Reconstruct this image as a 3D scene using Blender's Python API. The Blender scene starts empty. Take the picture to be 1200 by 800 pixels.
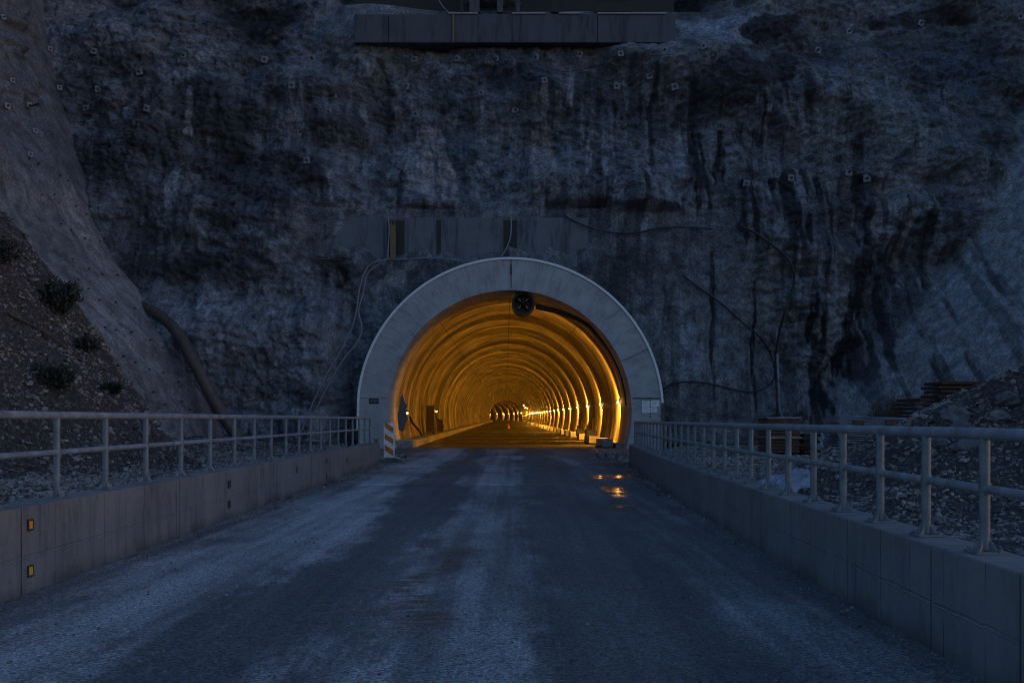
import bpy, bmesh, math, random
import numpy as np
from mathutils import Vector, Matrix
random.seed(7); R = math.radians
scene = bpy.context.scene
COL = scene.collection

# ------------------------------------------------------------ camera, world, sun, exposure
H = 1.6; F = 1200.0; CX = 600.0; HY = 491.0          # photo pixels (1200x800)
cam_d = bpy.data.cameras.new('camera'); cam = bpy.data.objects.new('camera', cam_d); COL.objects.link(cam)
cam.location = (0, 0, H); cam.rotation_euler = (R(90), 0, 0)
cam_d.sensor_width = 36; cam_d.lens = 36; cam_d.shift_y = 91/1200
cam_d.clip_start = .05; cam_d.clip_end = 3000
scene.camera = cam
w = bpy.data.worlds.new('World'); scene.world = w; w.use_nodes = True
wn = w.node_tree; wn.nodes.clear()
wo = wn.nodes.new('ShaderNodeOutputWorld'); bg = wn.nodes.new('ShaderNodeBackground')
sky = wn.nodes.new('ShaderNodeTexSky'); sky.sky_type = 'NISHITA'; sky.sun_disc = False
sky.sun_elevation = R(3.0); sky.sun_rotation = R(97); sky.ozone_density = 3; sky.dust_density = .6; sky.air_density = 1.0
mixw = wn.nodes.new('ShaderNodeMix'); mixw.data_type = 'RGBA'; mixw.blend_type = 'MULTIPLY'
mixw.inputs['Factor'].default_value = 1; mixw.inputs['B'].default_value = (1.06, .91, .98, 1)
wn.links.new(sky.outputs[0], mixw.inputs['A']); wn.links.new(mixw.outputs['Result'], bg.inputs[0])
bg.inputs[1].default_value = .15
wn.links.new(bg.outputs[0], wo.inputs[0])
sd = bpy.data.lights.new('sun', 'SUN'); sun = bpy.data.objects.new('sun', sd); COL.objects.link(sun)
sd.energy = .05; sd.angle = R(35); sd.color = (.62, .76, 1.0)
sun.rotation_euler = (R(62), 0, R(83))              # faint dusk glow from the right
scene.view_settings.view_transform = 'Standard'; scene.view_settings.look = 'None'
scene.view_settings.exposure = 1.7; scene.view_settings.gamma = 1
scene.cycles.filter_width = 1.05; scene.cycles.use_denoising = True; scene.cycles.sample_clamp_indirect = 6
scene.cycles.max_bounces = 7; scene.cycles.diffuse_bounces = 5
LAMP_W = 980.0

# ------------------------------------------------------------ numpy noise
_rng = np.random.RandomState(11)
_perm = _rng.permutation(512); _perm = np.concatenate([_perm, _perm])
_ga = _rng.rand(512)*2*np.pi; _gx = np.cos(_ga); _gy = np.sin(_ga)
def perlin(x, y, seed=0):
    x = np.asarray(x, float) + seed*17.31; y = np.asarray(y, float) + seed*9.77
    xi = np.floor(x).astype(int); yi = np.floor(y).astype(int); xf = x-xi; yf = y-yi
    u = xf*xf*xf*(xf*(xf*6-15)+10); v = yf*yf*yf*(yf*(yf*6-15)+10)
    def g(ix, iy, dx, dy):
        h = _perm[(_perm[ix & 511] + iy) & 511]
        return _gx[h]*dx + _gy[h]*dy
    a = g(xi, yi, xf, yf); b = g(xi+1, yi, xf-1, yf); c = g(xi, yi+1, xf, yf-1); d = g(xi+1, yi+1, xf-1, yf-1)
    return ((a*(1-u)+b*u)*(1-v) + (c*(1-u)+d*u)*v)*1.5
def fbm(x, y, o=5, seed=0, gain=.5):
    s = 0; a = 1; f = 1
    for i in range(o):
        s = s + a*perlin(x*f, y*f, seed+i); a *= gain; f *= 2.03
    return s
def ridged(x, y, o=5, seed=0, gain=.5):
    s = 0; a = 1; f = 1
    for i in range(o):
        s = s + a*(1-np.abs(perlin(x*f, y*f, seed+i))*2); a *= gain; f *= 2.07
    return s
def sst(a, b, x):
    t = np.clip((x-a)/(b-a), 0, 1); return t*t*(3-2*t)

# ------------------------------------------------------------ object helpers
def link(o, parent=None):
    COL.objects.link(o)
    if parent is not None: o.parent = parent
    return o
def tag(o, label=None, cat=None, group=None, kind=None):
    if label: o['label'] = label
    if cat: o['category'] = cat
    if group: o['group'] = group
    if kind: o['kind'] = kind
    return o
def empty(name, loc=(0, 0, 0), rz=0, **k):
    o = bpy.data.objects.new(name, None); o.empty_display_size = .2; o.location = loc; o.rotation_euler = (0, 0, rz)
    link(o); return tag(o, **k)
def arr_mesh(name, verts, faces, mat, parent=None, smooth=False, uv=None, col=None):
    verts = np.asarray(verts, np.float32).reshape(-1, 3); faces = np.asarray(faces, np.int32)
    k = faces.shape[1]
    me = bpy.data.meshes.new(name)
    me.vertices.add(len(verts)); me.vertices.foreach_set('co', verts.ravel())
    me.loops.add(faces.size); me.loops.foreach_set('vertex_index', faces.ravel())
    me.polygons.add(len(faces)); me.polygons.foreach_set('loop_start', np.arange(0, faces.size, k, dtype=np.int32))
    me.polygons.foreach_set('loop_total', np.full(len(faces), k, np.int32))
    me.update(calc_edges=True)
    me.polygons.foreach_set('use_smooth', np.full(len(faces), bool(smooth)))
    if uv is not None:
        l = me.uv_layers.new(name='UVMap'); l.data.foreach_set('uv', np.asarray(uv, np.float32)[faces.ravel()].ravel())
    if col is not None:
        a = me.color_attributes.new('stain_shade', 'FLOAT_COLOR', 'POINT')
        c = np.ones((len(verts), 4), np.float32); c[:, :3] = col; a.data.foreach_set('color', c.ravel())
    me.materials.append(mat); me.validate()
    return link(bpy.data.objects.new(name, me), parent)
def grid_faces(nu, nv, mask=None):
    i = np.arange(nu*nv).reshape(nu, nv)
    f = np.stack([i[:-1, :-1], i[1:, :-1], i[1:, 1:], i[:-1, 1:]], -1)
    return f[mask] if mask is not None else f.reshape(-1, 4)
class MB:
    def __init__(s): s.bm = bmesh.new()
    def box(s, c, d, rot=None, bev=0):
        m = Matrix.Translation(Vector(c)) @ (rot.to_4x4() if rot is not None else Matrix.Identity(4)) @ Matrix.Diagonal((d[0], d[1], d[2], 1))
        r = bmesh.ops.create_cube(s.bm, size=1, matrix=m)
        if bev:
            es = list({e for v in r['verts'] for e in v.link_edges})
            bmesh.ops.bevel(s.bm, geom=es, offset=bev, segments=2, affect='EDGES', profile=.6)
        return s
    def cyl(s, a, b, r, r2=None, n=14, cap=True):
        a = Vector(a); b = Vector(b); d = b-a
        m = Matrix.Translation((a+b)/2) @ d.to_track_quat('Z', 'Y').to_matrix().to_4x4()
        bmesh.ops.create_cone(s.bm, cap_ends=cap, segments=n, radius1=r, radius2=r if r2 is None else r2, depth=d.length, matrix=m)
        return s
    def sph(s, c, r, n=12, sc=(1, 1, 1)):
        bmesh.ops.create_uvsphere(s.bm, u_segments=n, v_segments=max(6, n//2), radius=r, matrix=Matrix.Translation(Vector(c)) @ Matrix.Diagonal((*sc, 1)))
        return s
    def prism(s, pts, axis_vec):                      # pts: polygon in 3D, extruded by axis_vec
        a = [s.bm.verts.new(p) for p in pts]; b = [s.bm.verts.new(Vector(p)+Vector(axis_vec)) for p in pts]
        s.bm.faces.new(a); s.bm.faces.new(b[::-1]); n = len(a)
        for i in range(n): s.bm.faces.new((a[i], b[i], b[(i+1) % n], a[(i+1) % n]))
        return s
    def tube(s, pts, r, n=8, rads=None):
        P = [Vector(p) for p in pts]; rings = []
        up = Vector((0, 0, 1))
        for i, p in enumerate(P):
            t = (P[min(i+1, len(P)-1)] - P[max(i-1, 0)]).normalized()
            u = up if abs(t.dot(up)) < .95 else Vector((0, 1, 0))
            a = t.cross(u).normalized(); b = t.cross(a).normalized(); rr = rads[i] if rads else r
            rings.append([s.bm.verts.new(p + rr*(math.cos(k*2*math.pi/n)*a + math.sin(k*2*math.pi/n)*b)) for k in range(n)])
        for i in range(len(rings)-1):
            q, w_ = rings[i], rings[i+1]
            # keep rings aligned
            for k in range(n): s.bm.faces.new((q[k], q[(k+1) % n], w_[(k+1) % n], w_[k]))
        s.bm.faces.new(rings[0][::-1]); s.bm.faces.new(rings[-1]); return s
    def build(s, name, mat, parent=None, smooth=False):
        bmesh.ops.recalc_face_normals(s.bm, faces=s.bm.faces)
        me = bpy.data.meshes.new(name); s.bm.to_mesh(me); s.bm.free(); me.materials.append(mat)
        if smooth:
            me.polygons.foreach_set('use_smooth', np.ones(len(me.polygons), bool))
            try: me.set_sharp_from_angle(angle=R(40))
            except Exception: pass
        return link(bpy.data.objects.new(name, me), parent)
def spline(pts, n=8):
    P = [Vector(p) for p in pts]; P = [P[0]*2-P[1]] + P + [P[-1]*2-P[-2]]; out = []
    for i in range(1, len(P)-2):
        for k in range(n):
            t = k/n
            out.append(.5*((2*P[i]) + (P[i+1]-P[i-1])*t + (2*P[i-1]-5*P[i]+4*P[i+1]-P[i+2])*t*t + (3*P[i]-P[i-1]-3*P[i+1]+P[i+2])*t**3))
    out.append(P[-2]); return out
def at(px, py, Y): return Vector(((px-CX)/F*Y, Y, H+(HY-py)/F*Y))
def copy_tree(o, parent=None):
    c = o.copy(); COL.objects.link(c)
    if parent is not None: c.parent = parent
    for ch in list(o.children): copy_tree(ch, c)
    return c

# ------------------------------------------------------------ materials
class NT:
    def __init__(s, name):
        s.m = bpy.data.materials.new(name); s.m.use_nodes = True; s.t = s.m.node_tree; s.t.nodes.clear()
        s.out = s.n('ShaderNodeOutputMaterial'); s.b = s.n('ShaderNodeBsdfPrincipled'); s.l(s.b.outputs[0], s.out.inputs[0])
        s.tc = s.n('ShaderNodeTexCoord')
    def n(s, t): return s.t.nodes.new(t)
    def l(s, a, b): s.t.links.new(a, b)
    def put(s, v, sock):
        if isinstance(v, (int, float)): sock.default_value = v
        elif isinstance(v, tuple): sock.default_value = (*v, 1) if len(v) == 3 and len(sock.default_value) == 4 else v
        else: s.l(v, sock)
    def map(s, scale=(1, 1, 1), src='Object', loc=(0, 0, 0)):
        m = s.n('ShaderNodeMapping'); m.inputs['Scale'].default_value = scale; m.inputs['Location'].default_value = loc
        s.l(s.tc.outputs[src], m.inputs['Vector']); return m.outputs[0]
    def noise(s, vec, scale=5, detail=5, rough=.55, dist=0):
        n = s.n('ShaderNodeTexNoise'); s.l(vec, n.inputs['Vector'])
        n.inputs['Scale'].default_value = scale; n.inputs['Detail'].default_value = detail
        n.inputs['Roughness'].default_value = rough; n.inputs['Distortion'].default_value = dist
        return n.outputs['Fac']
    def vor(s, vec, scale=5, feat='F1', out='Distance', rnd=1):
        n = s.n('ShaderNodeTexVoronoi'); n.feature = feat; s.l(vec, n.inputs['Vector']); n.inputs['Scale'].default_value = scale
        n.inputs['Randomness'].default_value = rnd
        return n.outputs[out]
    def ramp(s, fac, stops, interp='LINEAR'):
        r = s.n('ShaderNodeValToRGB'); s.l(fac, r.inputs[0]); e = r.color_ramp.elements; r.color_ramp.interpolation = interp
        while len(e) < len(stops): e.new(.5)
        for i, (p, c) in enumerate(stops):
            e[i].position = p; e[i].color = (c, c, c, 1) if isinstance(c, (int, float)) else (*c, 1)
        return r.outputs[0]
    def mr(s, v, a, b, c=0, d=1):
        m = s.n('ShaderNodeMapRange'); s.put(v, m.inputs[0]); m.inputs[1].default_value = a; m.inputs[2].default_value = b
        m.inputs[3].default_value = c; m.inputs[4].default_value = d; return m.outputs[0]
    def math(s, op, a, b=0.0, c=0.0):
        m = s.n('ShaderNodeMath'); m.operation = op; s.put(a, m.inputs[0]); s.put(b, m.inputs[1]); s.put(c, m.inputs[2]); return m.outputs[0]
    def mix(s, f, a, b, mode='MIX'):
        m = s.n('ShaderNodeMix'); m.data_type = 'RGBA'; m.blend_type = mode
        s.put(f, m.inputs['Factor']); s.put(a, m.inputs['A']); s.put(b, m.inputs['B']); return m.outputs['Result']
    def bump(s, h, strength=.5, dist=.02, prev=None):
        b = s.n('ShaderNodeBump'); s.put(h, b.inputs['Height']); b.inputs['Strength'].default_value = strength; b.inputs['Distance'].default_value = dist
        if prev is not None: s.l(prev, b.inputs['Normal'])
        return b.outputs[0]
    def done(s, color, rough=.8, normal=None, metal=0, spec=None):
        s.put(color, s.b.inputs['Base Color']); s.put(rough, s.b.inputs['Roughness']); s.put(metal, s.b.inputs['Metallic'])
        if normal is not None: s.l(normal, s.b.inputs['Normal'])
        if spec is not None: s.b.inputs['Specular IOR Level'].default_value = spec
        return s.m
M = {}
def simple(name, c, rough=.7, metal=0, var=.35, scale=6, bs=.3, bd=.004):
    t = NT(name); v = t.map()
    n = t.noise(v, scale, 6, .65)
    lo = tuple(x*(1-var) for x in c); hi = tuple(min(1, x*(1+var)) for x in c)
    col = t.ramp(n, [(.3, lo), (.7, hi)])
    return t.done(col, t.mr(n, .3, .7, max(.05, rough-.12), min(1, rough+.12)), t.bump(t.noise(v, scale*9, 4), bs, bd), metal)
# cliff: stain attribute times fine procedural grain
def rock(name, tint=(1, 1, 1), fine=1.0):
    t = NT(name); v = t.map()
    a = t.n('ShaderNodeVertexColor'); a.layer_name = 'stain_shade'
    n1 = t.noise(v, 1.4, 8, .68, .4); n2 = t.noise(v, 9, 6, .7); n3 = t.noise(t.map((3.2, 3.2, .35)), 1.3, 6, .7, .3)
    g = t.math('MULTIPLY', t.mr(n1, .36, .64, .55, 1.5), t.mr(n2, .36, .66, .55, 1.5))
    g = t.math('MULTIPLY', g, t.mr(n3, .3, .7, .8, 1.2))
    c = t.mix(1.0, a.outputs[0], t.ramp(g, [(0, 0.0), (1, 1.0)]), 'MULTIPLY')
    vm = t.n('ShaderNodeVectorMath'); vm.operation = 'SCALE'; t.l(a.outputs[0], vm.inputs[0]); t.l(g, vm.inputs['Scale'])
    c = t.mix(1.0, vm.outputs[0], tint, 'MULTIPLY')
    cr = t.vor(t.map((1, 1, 1.6)), .9, 'DISTANCE_TO_EDGE'); crk = t.math('MULTIPLY', t.mr(cr, 0, .025, .5, 0), t.mr(t.noise(v, .5, 3), .5, .6, 0, 1))
    c = t.mix(t.math('MULTIPLY', crk, fine), c, (.012, .013, .015))
    pit = t.mr(t.noise(v, 5, 7, .8), .60, .66, 0, .7); c = t.mix(t.math('MULTIPLY', pit, fine), c, (.02, .02, .024))
    fl = t.mr(t.noise(t.map((1, 1, 1.7), loc=(5, 5, 5)), 6.5, 6, .75), .62, .68, 0, .5); c = t.mix(fl, c, (.30, .31, .33))
    b = t.bump(t.noise(v, 1.8, 8, .75, .5), .9, .20*fine); b = t.bump(t.noise(v, 7, 7, .8), .9, .09*fine, b)
    return t.done(c, t.mr(n1, .3, .7, .6, .92), b, spec=.35)
M['rock'] = rock('shotcrete_rock'); M['slope'] = rock('smooth_shotcrete', (1.0, .97, .95), .35)
# concrete (parapets): uv = (metres along, height)
def concrete(name, base, src='UV', warm=(1, 1, 1), line=True, dark=.55):
    t = NT(name); uv = t.map((1, 1, 1), 'UV'); o = t.map()
    n1 = t.noise(o, .9, 6, .6); n2 = t.noise(o, 14, 5, .7)
    st = t.noise(t.map((5.0, .9, 1), 'UV') if src == 'UV' else t.map((1.6, 1.6, .22)), 1.0, 7, .75, .5)
    g = t.math('MULTIPLY', t.mr(n1, .3, .7, .75, 1.2), t.mr(n2, .3, .7, .86, 1.12))
    g = t.math('MULTIPLY', g, t.mr(st, .36, .52, dark, 1.06))
    if line:
        br = t.n('ShaderNodeSeparateXYZ'); t.l(uv, br.inputs[0])
        # board marks: vertical formwork lines of uneven darkness
        fr = t.math('FRACT', t.math('MULTIPLY', t.math('ADD', br.outputs[0], t.mr(n1, 0, 1, -.03, .03)), 1.6))
        ln = t.math('MULTIPLY', t.math('LESS_THAN', fr, .018), t.mr(t.noise(t.map((1.3, .8, 1), 'UV'), 1.6, 3), .38, .5, 0, .95))
        g = t.math('MULTIPLY', g, t.math('SUBTRACT', 1.0, ln))
        # splash zone at the foot
        g = t.math('MULTIPLY', g, t.mr(t.math('ADD', br.outputs[1], t.mr(n1, .3, .7, -.08, .08)), .0, .16, .55, 1))
        hz = t.math('ABSOLUTE', t.math('SUBTRACT', t.math('ADD', br.outputs[1], t.mr(t.noise(uv, 3.5, 5, .7), .3, .7, -.012, .012)), .335))
        hl = t.mr(hz, .0, .010, 1, 0); hd = t.mr(t.math('ABSOLUTE', t.math('SUBTRACT', hz, .012)), 0, .006, .45, 0); g = t.math('MULTIPLY', g, t.math('SUBTRACT', 1.0, hd))
        hb = t.math('MULTIPLY', hl, t.mr(t.noise(uv, 1.1, 3), .38, .5, 0, 1))
    vm = t.n('ShaderNodeVectorMath'); vm.operation = 'SCALE'; vm.inputs[0].default_value = base; t.l(g, vm.inputs['Scale'])
    c = t.mix(t.mr(n1, .45, .75, 0, .5), vm.outputs[0], tuple(x*y for x, y in zip(base, warm)))
    pits = t.vor(o, 26)
    b = t.bump(t.mr(pits, .0, .12, 0, 1), .35, .006); b = t.bump(n2, .3, .008, b)
    if line: c = t.mix(t.math('MULTIPLY', hb, .25), c, (.5, .5, .5)); b = t.bump(hb, .8, .01, b)
    return t.done(c, t.mr(n1, .3, .7, .6, .85), b)
M['wall_l'] = concrete('parapet_concrete', (.152, .150, .150), warm=(.95, .92, .9), dark=.62)
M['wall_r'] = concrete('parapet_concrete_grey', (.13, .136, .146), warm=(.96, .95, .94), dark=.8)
M['portal'] = concrete('portal_concrete', (.35, .36, .37), line=False, dark=.72)
M['beam'] = concrete('beam_concrete', (.07, .075, .085), 'Object', line=False, dark=.3)
M['band'] = concrete('band_concrete', (.118, .128, .142), 'Object', line=False, dark=.28)
M['rim'] = simple('rim_paint', (.74, .76, .78), .5, 0, .12)
M['galv'] = simple('galvanised_steel', (.24, .28, .32), .5, .45, .35, 5)
M['galv2'] = simple('galvanised_steel_dull', (.13, .155, .175), .6, .3, .35, 7)
M['rust'] = simple('rusty_steel', (.085, .045, .03), .8, .2, .6, 8)
M['darkrust'] = simple('dark_rusty_steel', (.06, .035, .025), .8, .2, .5, 6)
M['pipe'] = simple('brown_pipe', (.085, .062, .046), .6, 0, .45, 2.5)
M['cable'] = simple('grey_cable', (.20, .22, .24), .5, 0, .2)
M['blackcable'] = simple('black_cable', (.025, .027, .03), .45, 0, .3)
M['black'] = simple('black_metal', (.012, .012, .013), .5, .2, .4)
M['steel'] = simple('plate_steel', (.21, .22, .235), .6, .2, .5, 3)
M['bolt'] = simple('bolt_steel', (.07, .065, .06), .6, .4, .4)
M['white'] = simple('white_board', (.62, .63, .64), .5, 0, .2)
M['paper'] = simple('paper', (.75, .76, .78), .8, 0, .08)
M['orange'] = simple('orange_foil', (.42, .13, .02), .35, 0, .2)
M['amber'] = simple('amber_reflector', (.70, .26, .02), .25, 0, .15, 20)
M['yellow'] = simple('yellow_reflector', (.62, .40, .03), .25, 0, .15, 20)
M['ochre'] = simple('yellow_paint', (.16, .11, .04), .6, 0, .35)
M['rubber'] = simple('recycled_rubber', (.10, .10, .105), .8, 0, .3)
M['kerb'] = simple('kerb_concrete', (.24, .22, .2), .75, 0, .4, 3, .5, .02)
M['blue'] = simple('blue_sheet', (.12, .20, .34), .35, .4, .35, 4)
M['corr'] = simple('panel_steel', (.15, .17, .20), .5, .4, .35, 5)
M['sheetm'] = simple('plastic_sheet', (.22, .24, .27), .3, 0, .25, 3)
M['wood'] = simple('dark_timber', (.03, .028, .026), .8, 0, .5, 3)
M['bark'] = simple('twig', (.06, .045, .035), .9, 0, .4, 10)
M['leafd'] = simple('dark_leaf', (.028, .035, .026), .8, 0, .5, 3)
M['leafb'] = simple('dry_stalk', (.10, .065, .045), .8, 0, .45, 3)
def stone(name, lo, hi):
    t = NT(name); v = t.map(); w_ = t.vor(v, 6, 'F1', 'Color'); s_ = t.n('ShaderNodeSeparateColor'); t.l(w_, s_.inputs[0])
    big = t.noise(v, .35, 4); f = t.math('ADD', t.math('MULTIPLY', s_.outputs[0], .8), t.mr(big, .35, .65, -.15, .35))
    c = t.ramp(f, [(.0, lo), (.55, tuple((a+b)/2 for a, b in zip(lo, hi))), (1, hi)])
    return t.done(c, .85, t.bump(t.noise(v, 40, 5), .5, .01))
M['stone_l'] = stone('rubble_stone_brown', (.04, .037, .036), (.27, .25, .24))
M['stone_r'] = stone('rubble_stone_grey', (.045, .04, .038), (.32, .29, .27))
M['boulder'] = simple('boulder', (.135, .138, .145), .85, 0, .5, 7, 1.0, .05)
def soil(name, a, b):
    t = NT(name); v = t.map(); n = t.noise(v, 1.3, 8, .7); vo = t.vor(v, 9)
    c = t.mix(t.mr(vo, .1, .6, 0, 1), t.ramp(n, [(.3, a), (.7, b)]), tuple(x*.5 for x in a))
    bb = t.bump(t.mr(vo, 0, .6, 1, 0), .9, .06); bb = t.bump(t.noise(v, 22, 6, .7), .8, .03, bb)
    return t.done(c, .9, bb)
M['soil_l'] = soil('brown_rubble_soil', (.05, .044, .04), (.125, .11, .10)); M['soil_r'] = soil('grey_rubble_soil', (.06, .052, .046), (.14, .122, .108))
M['soil_g'] = soil('site_ground', (.08, .078, .074), (.15, .14, .13))
# road: wheel tracks across X, damp patches, puddles, aggregate
def road_mat():
    t = NT('damp_asphalt'); o = t.map()
    sp = t.n('ShaderNodeSeparateXYZ'); t.l(o, sp.inputs[0]); X, Y = sp.outputs[0], sp.outputs[1]
    wob = t.noise(t.map((.5, .10, 1)), 1.0, 5, .6)
    wob2 = t.noise(t.map((1.1, .35, 1), loc=(3, 7, 0)), 2.2, 6, .7)
    xs = t.math('ADD', X, t.math('ADD', t.mr(wob, .25, .75, -.75, .75), t.mr(wob2, .25, .75, -.35, .35)))
    f = t.mr(xs, -6, 6, 0, 1)
    P = lambda x: (x+6)/12
    band = t.ramp(f, [(P(-4.9), .30), (P(-4.2), .55), (P(-3.6), 1.0), (P(-2.7), .92), (P(-2.1), .27), (P(-1.4), .30), (P(-.9), .72), (P(.0), .72),
                      (P(.5), .26), (P(1.5), .26), (P(2.1), .52), (P(3.0), .42), (P(3.6), .22), (P(6), .4)], 'EASE')
    big = t.noise(t.map((.45, .22, 1), loc=(9, 2, 0)), 1.0, 6, .68, .5)
    fine_ = t.noise(t.map((3.2, .07, 1), loc=(2, 5, 0)), 1.0, 6, .7, .4)
    f2 = t.math('MULTIPLY', t.math('MULTIPLY', band, t.mr(big, .34, .66, .5, 1.2)), t.mr(fine_, .38, .62, .62, 1.2))
    base = t.ramp(f2, [(0, (.035, .036, .038)), (.35, (.115, .116, .119)), (.75, (.27, .272, .277)), (1, (.33, .332, .34))])
    # brownish silt streak left of centre
    silt = t.math('MULTIPLY', t.mr(t.math('ABSOLUTE', t.math('ADD', X, t.mr(t.noise(o, .7, 3), .3, .7, .55, 1.15))), .05, .35, 1, 0),
                  t.math('MULTIPLY', t.mr(Y, 7, 8.2, 0, 1), t.mr(Y, 12, 16, 1, 0)))
    silt = t.math('MULTIPLY', silt, t.mr(t.noise(t.map((1, 3, 1)), 2.5, 5, .7), .38, .54, 0, .9))
    base = t.mix(silt, base, (.10, .062, .045))
    ag = t.vor(o, 55, 'F1', 'Color'); ss = t.n('ShaderNodeSeparateColor'); t.l(ag, ss.inputs[0])
    ag2 = t.noise(o, 45, 6, .8)
    k = t.math('MULTIPLY', t.mr(ss.outputs[0], 0, 1, .4, 1.6), t.mr(ag2, .38, .62, .45, 1.5))
    holes = t.math('MULTIPLY', t.mr(t.noise(o, 9, 6, .85), .38, .43, .3, 1), t.mr(t.noise(t.map((1, 1, 1), loc=(8, 3, 1)), 22, 4, .8), .36, .42, .35, 1))
    k = t.math('MULTIPLY', k, holes)
    big_p = t.mr(t.vor(t.map((1, 1, 1), loc=(3, 1, 0)), 7.5), .09, .13, .35, 1); k = t.math('MULTIPLY', k, big_p)
    grit = t.mr(t.vor(t.map((1, 1, 1), loc=(6, 2, 0)), 12), .07, .10, 1.9, 1); k = t.math('MULTIPLY', k, grit)
    yj = t.math('ADD', Y, t.mr(t.noise(t.map((.6, 1, 1)), 1.0, 4), .3, .7, -.35, .35))
    for y0 in (31.2, 24.6):
        k = t.math('MULTIPLY', k, t.mr(t.math('ABSOLUTE', t.math('SUBTRACT', yj, y0)), .06, .16, .5, 1)); k = t.math('MULTIPLY', k, t.mr(t.math('ABSOLUTE', t.math('SUBTRACT', yj, y0+.45)), .06, .2, 1.35, 1))
    vm = t.n('ShaderNodeVectorMath'); vm.operation = 'SCALE'; t.l(base, vm.inputs[0]); t.l(k, vm.inputs['Scale'])
    # puddles: two shallow strips on the right plus small ones
    def strip(x0, x1, y0, y1, amp=.5):
        nn = t.mr(t.noise(t.map((.8, .35, 1), loc=(x0, y0, 0)), 2.0, 5, .6), .2, .8, -amp, amp)
        a = t.math('MULTIPLY', t.mr(t.math('ADD', X, nn), x0, x0+.35, 0, 1), t.mr(t.math('ADD', X, nn), x1-.35, x1, 1, 0))
        b = t.math('MULTIPLY', t.mr(t.math('ADD', Y, t.math('MULTIPLY', nn, 2)), y0, y0+.5, 0, 1), t.mr(t.math('ADD', Y, t.math('MULTIPLY', nn, 2)), y1-.5, y1, 1, 0))
        return t.math('MULTIPLY', a, b)
    pud = t.math('MAXIMUM', strip(1.9, 2.75, 21.0, 25.0, .3), strip(2.0, 3.7, 27.2, 29.9, .45))
    pud = t.math('MAXIMUM', pud, strip(1.7, 2.5, 18.2, 19.6, .3)); pud = t.math('MAXIMUM', pud, strip(2.7, 3.6, 33.5, 34.6, .4))
    pud = t.math('MAXIMUM', pud, strip(-5.0, -3.2, 32, 34, .8))
    brk = t.mr(t.noise(t.map((1.3, 5.5, 1), loc=(1, 6, 0)), 1.0, 4, .65), .42, .52, 0, 1); pud = t.math('MULTIPLY', pud, brk)
    wet = t.math('MULTIPLY', t.mr(t.noise(t.map((.5, .28, 1), loc=(4, 1, 0)), 1.6, 6, .65), .5, .62, 0, 1), t.mr(Y, 10, 26, .15, .8))
    col = t.mix(t.math('MULTIPLY', pud, .8), vm.outputs[0], (.022, .022, .024))
    rough = t.math('ADD', t.mr(wet, 0, 1, .72, .42), t.mr(ag2, .3, .7, -.08, .10))
    mx = t.n('ShaderNodeMix'); t.l(pud, mx.inputs[0]); t.l(rough, mx.inputs[2]); mx.inputs[3].default_value = .09
    inv = t.math('SUBTRACT', 1.0, t.math('MULTIPLY', pud, .96))
    h = t.math('MULTIPLY', t.math('ADD', t.math('ADD', ss.outputs[0], ag2), holes), inv)
    b = t.bump(h, .35, .007); b = t.bump(t.math('MULTIPLY', t.noise(t.map((1, .6, 1)), 1.2, 6, .6), inv), .5, .08, b)
    b = t.bump(t.noise(t.map((1, 1, 1)), 3.0, 2), .12, .02, b)
    return t.done(col, mx.outputs[0], b)
M['road'] = road_mat()
def tunnel_floor():
    t = NT('tunnel_floor'); o = t.map(); n = t.noise(t.map((.25, 1.2, 1)), .5, 6, .7); n2 = t.noise(o, 8, 6, .75)
    c = t.ramp(n, [(.42, (.010, .009, .008)), (.58, (.07, .063, .055))])
    b = t.bump(n, .7, .12); b = t.bump(n2, .6, .02, b)
    return t.done(c, t.mr(n, .38, .62, .25, .75), b)
M['tfloor'] = tunnel_floor()
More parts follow.
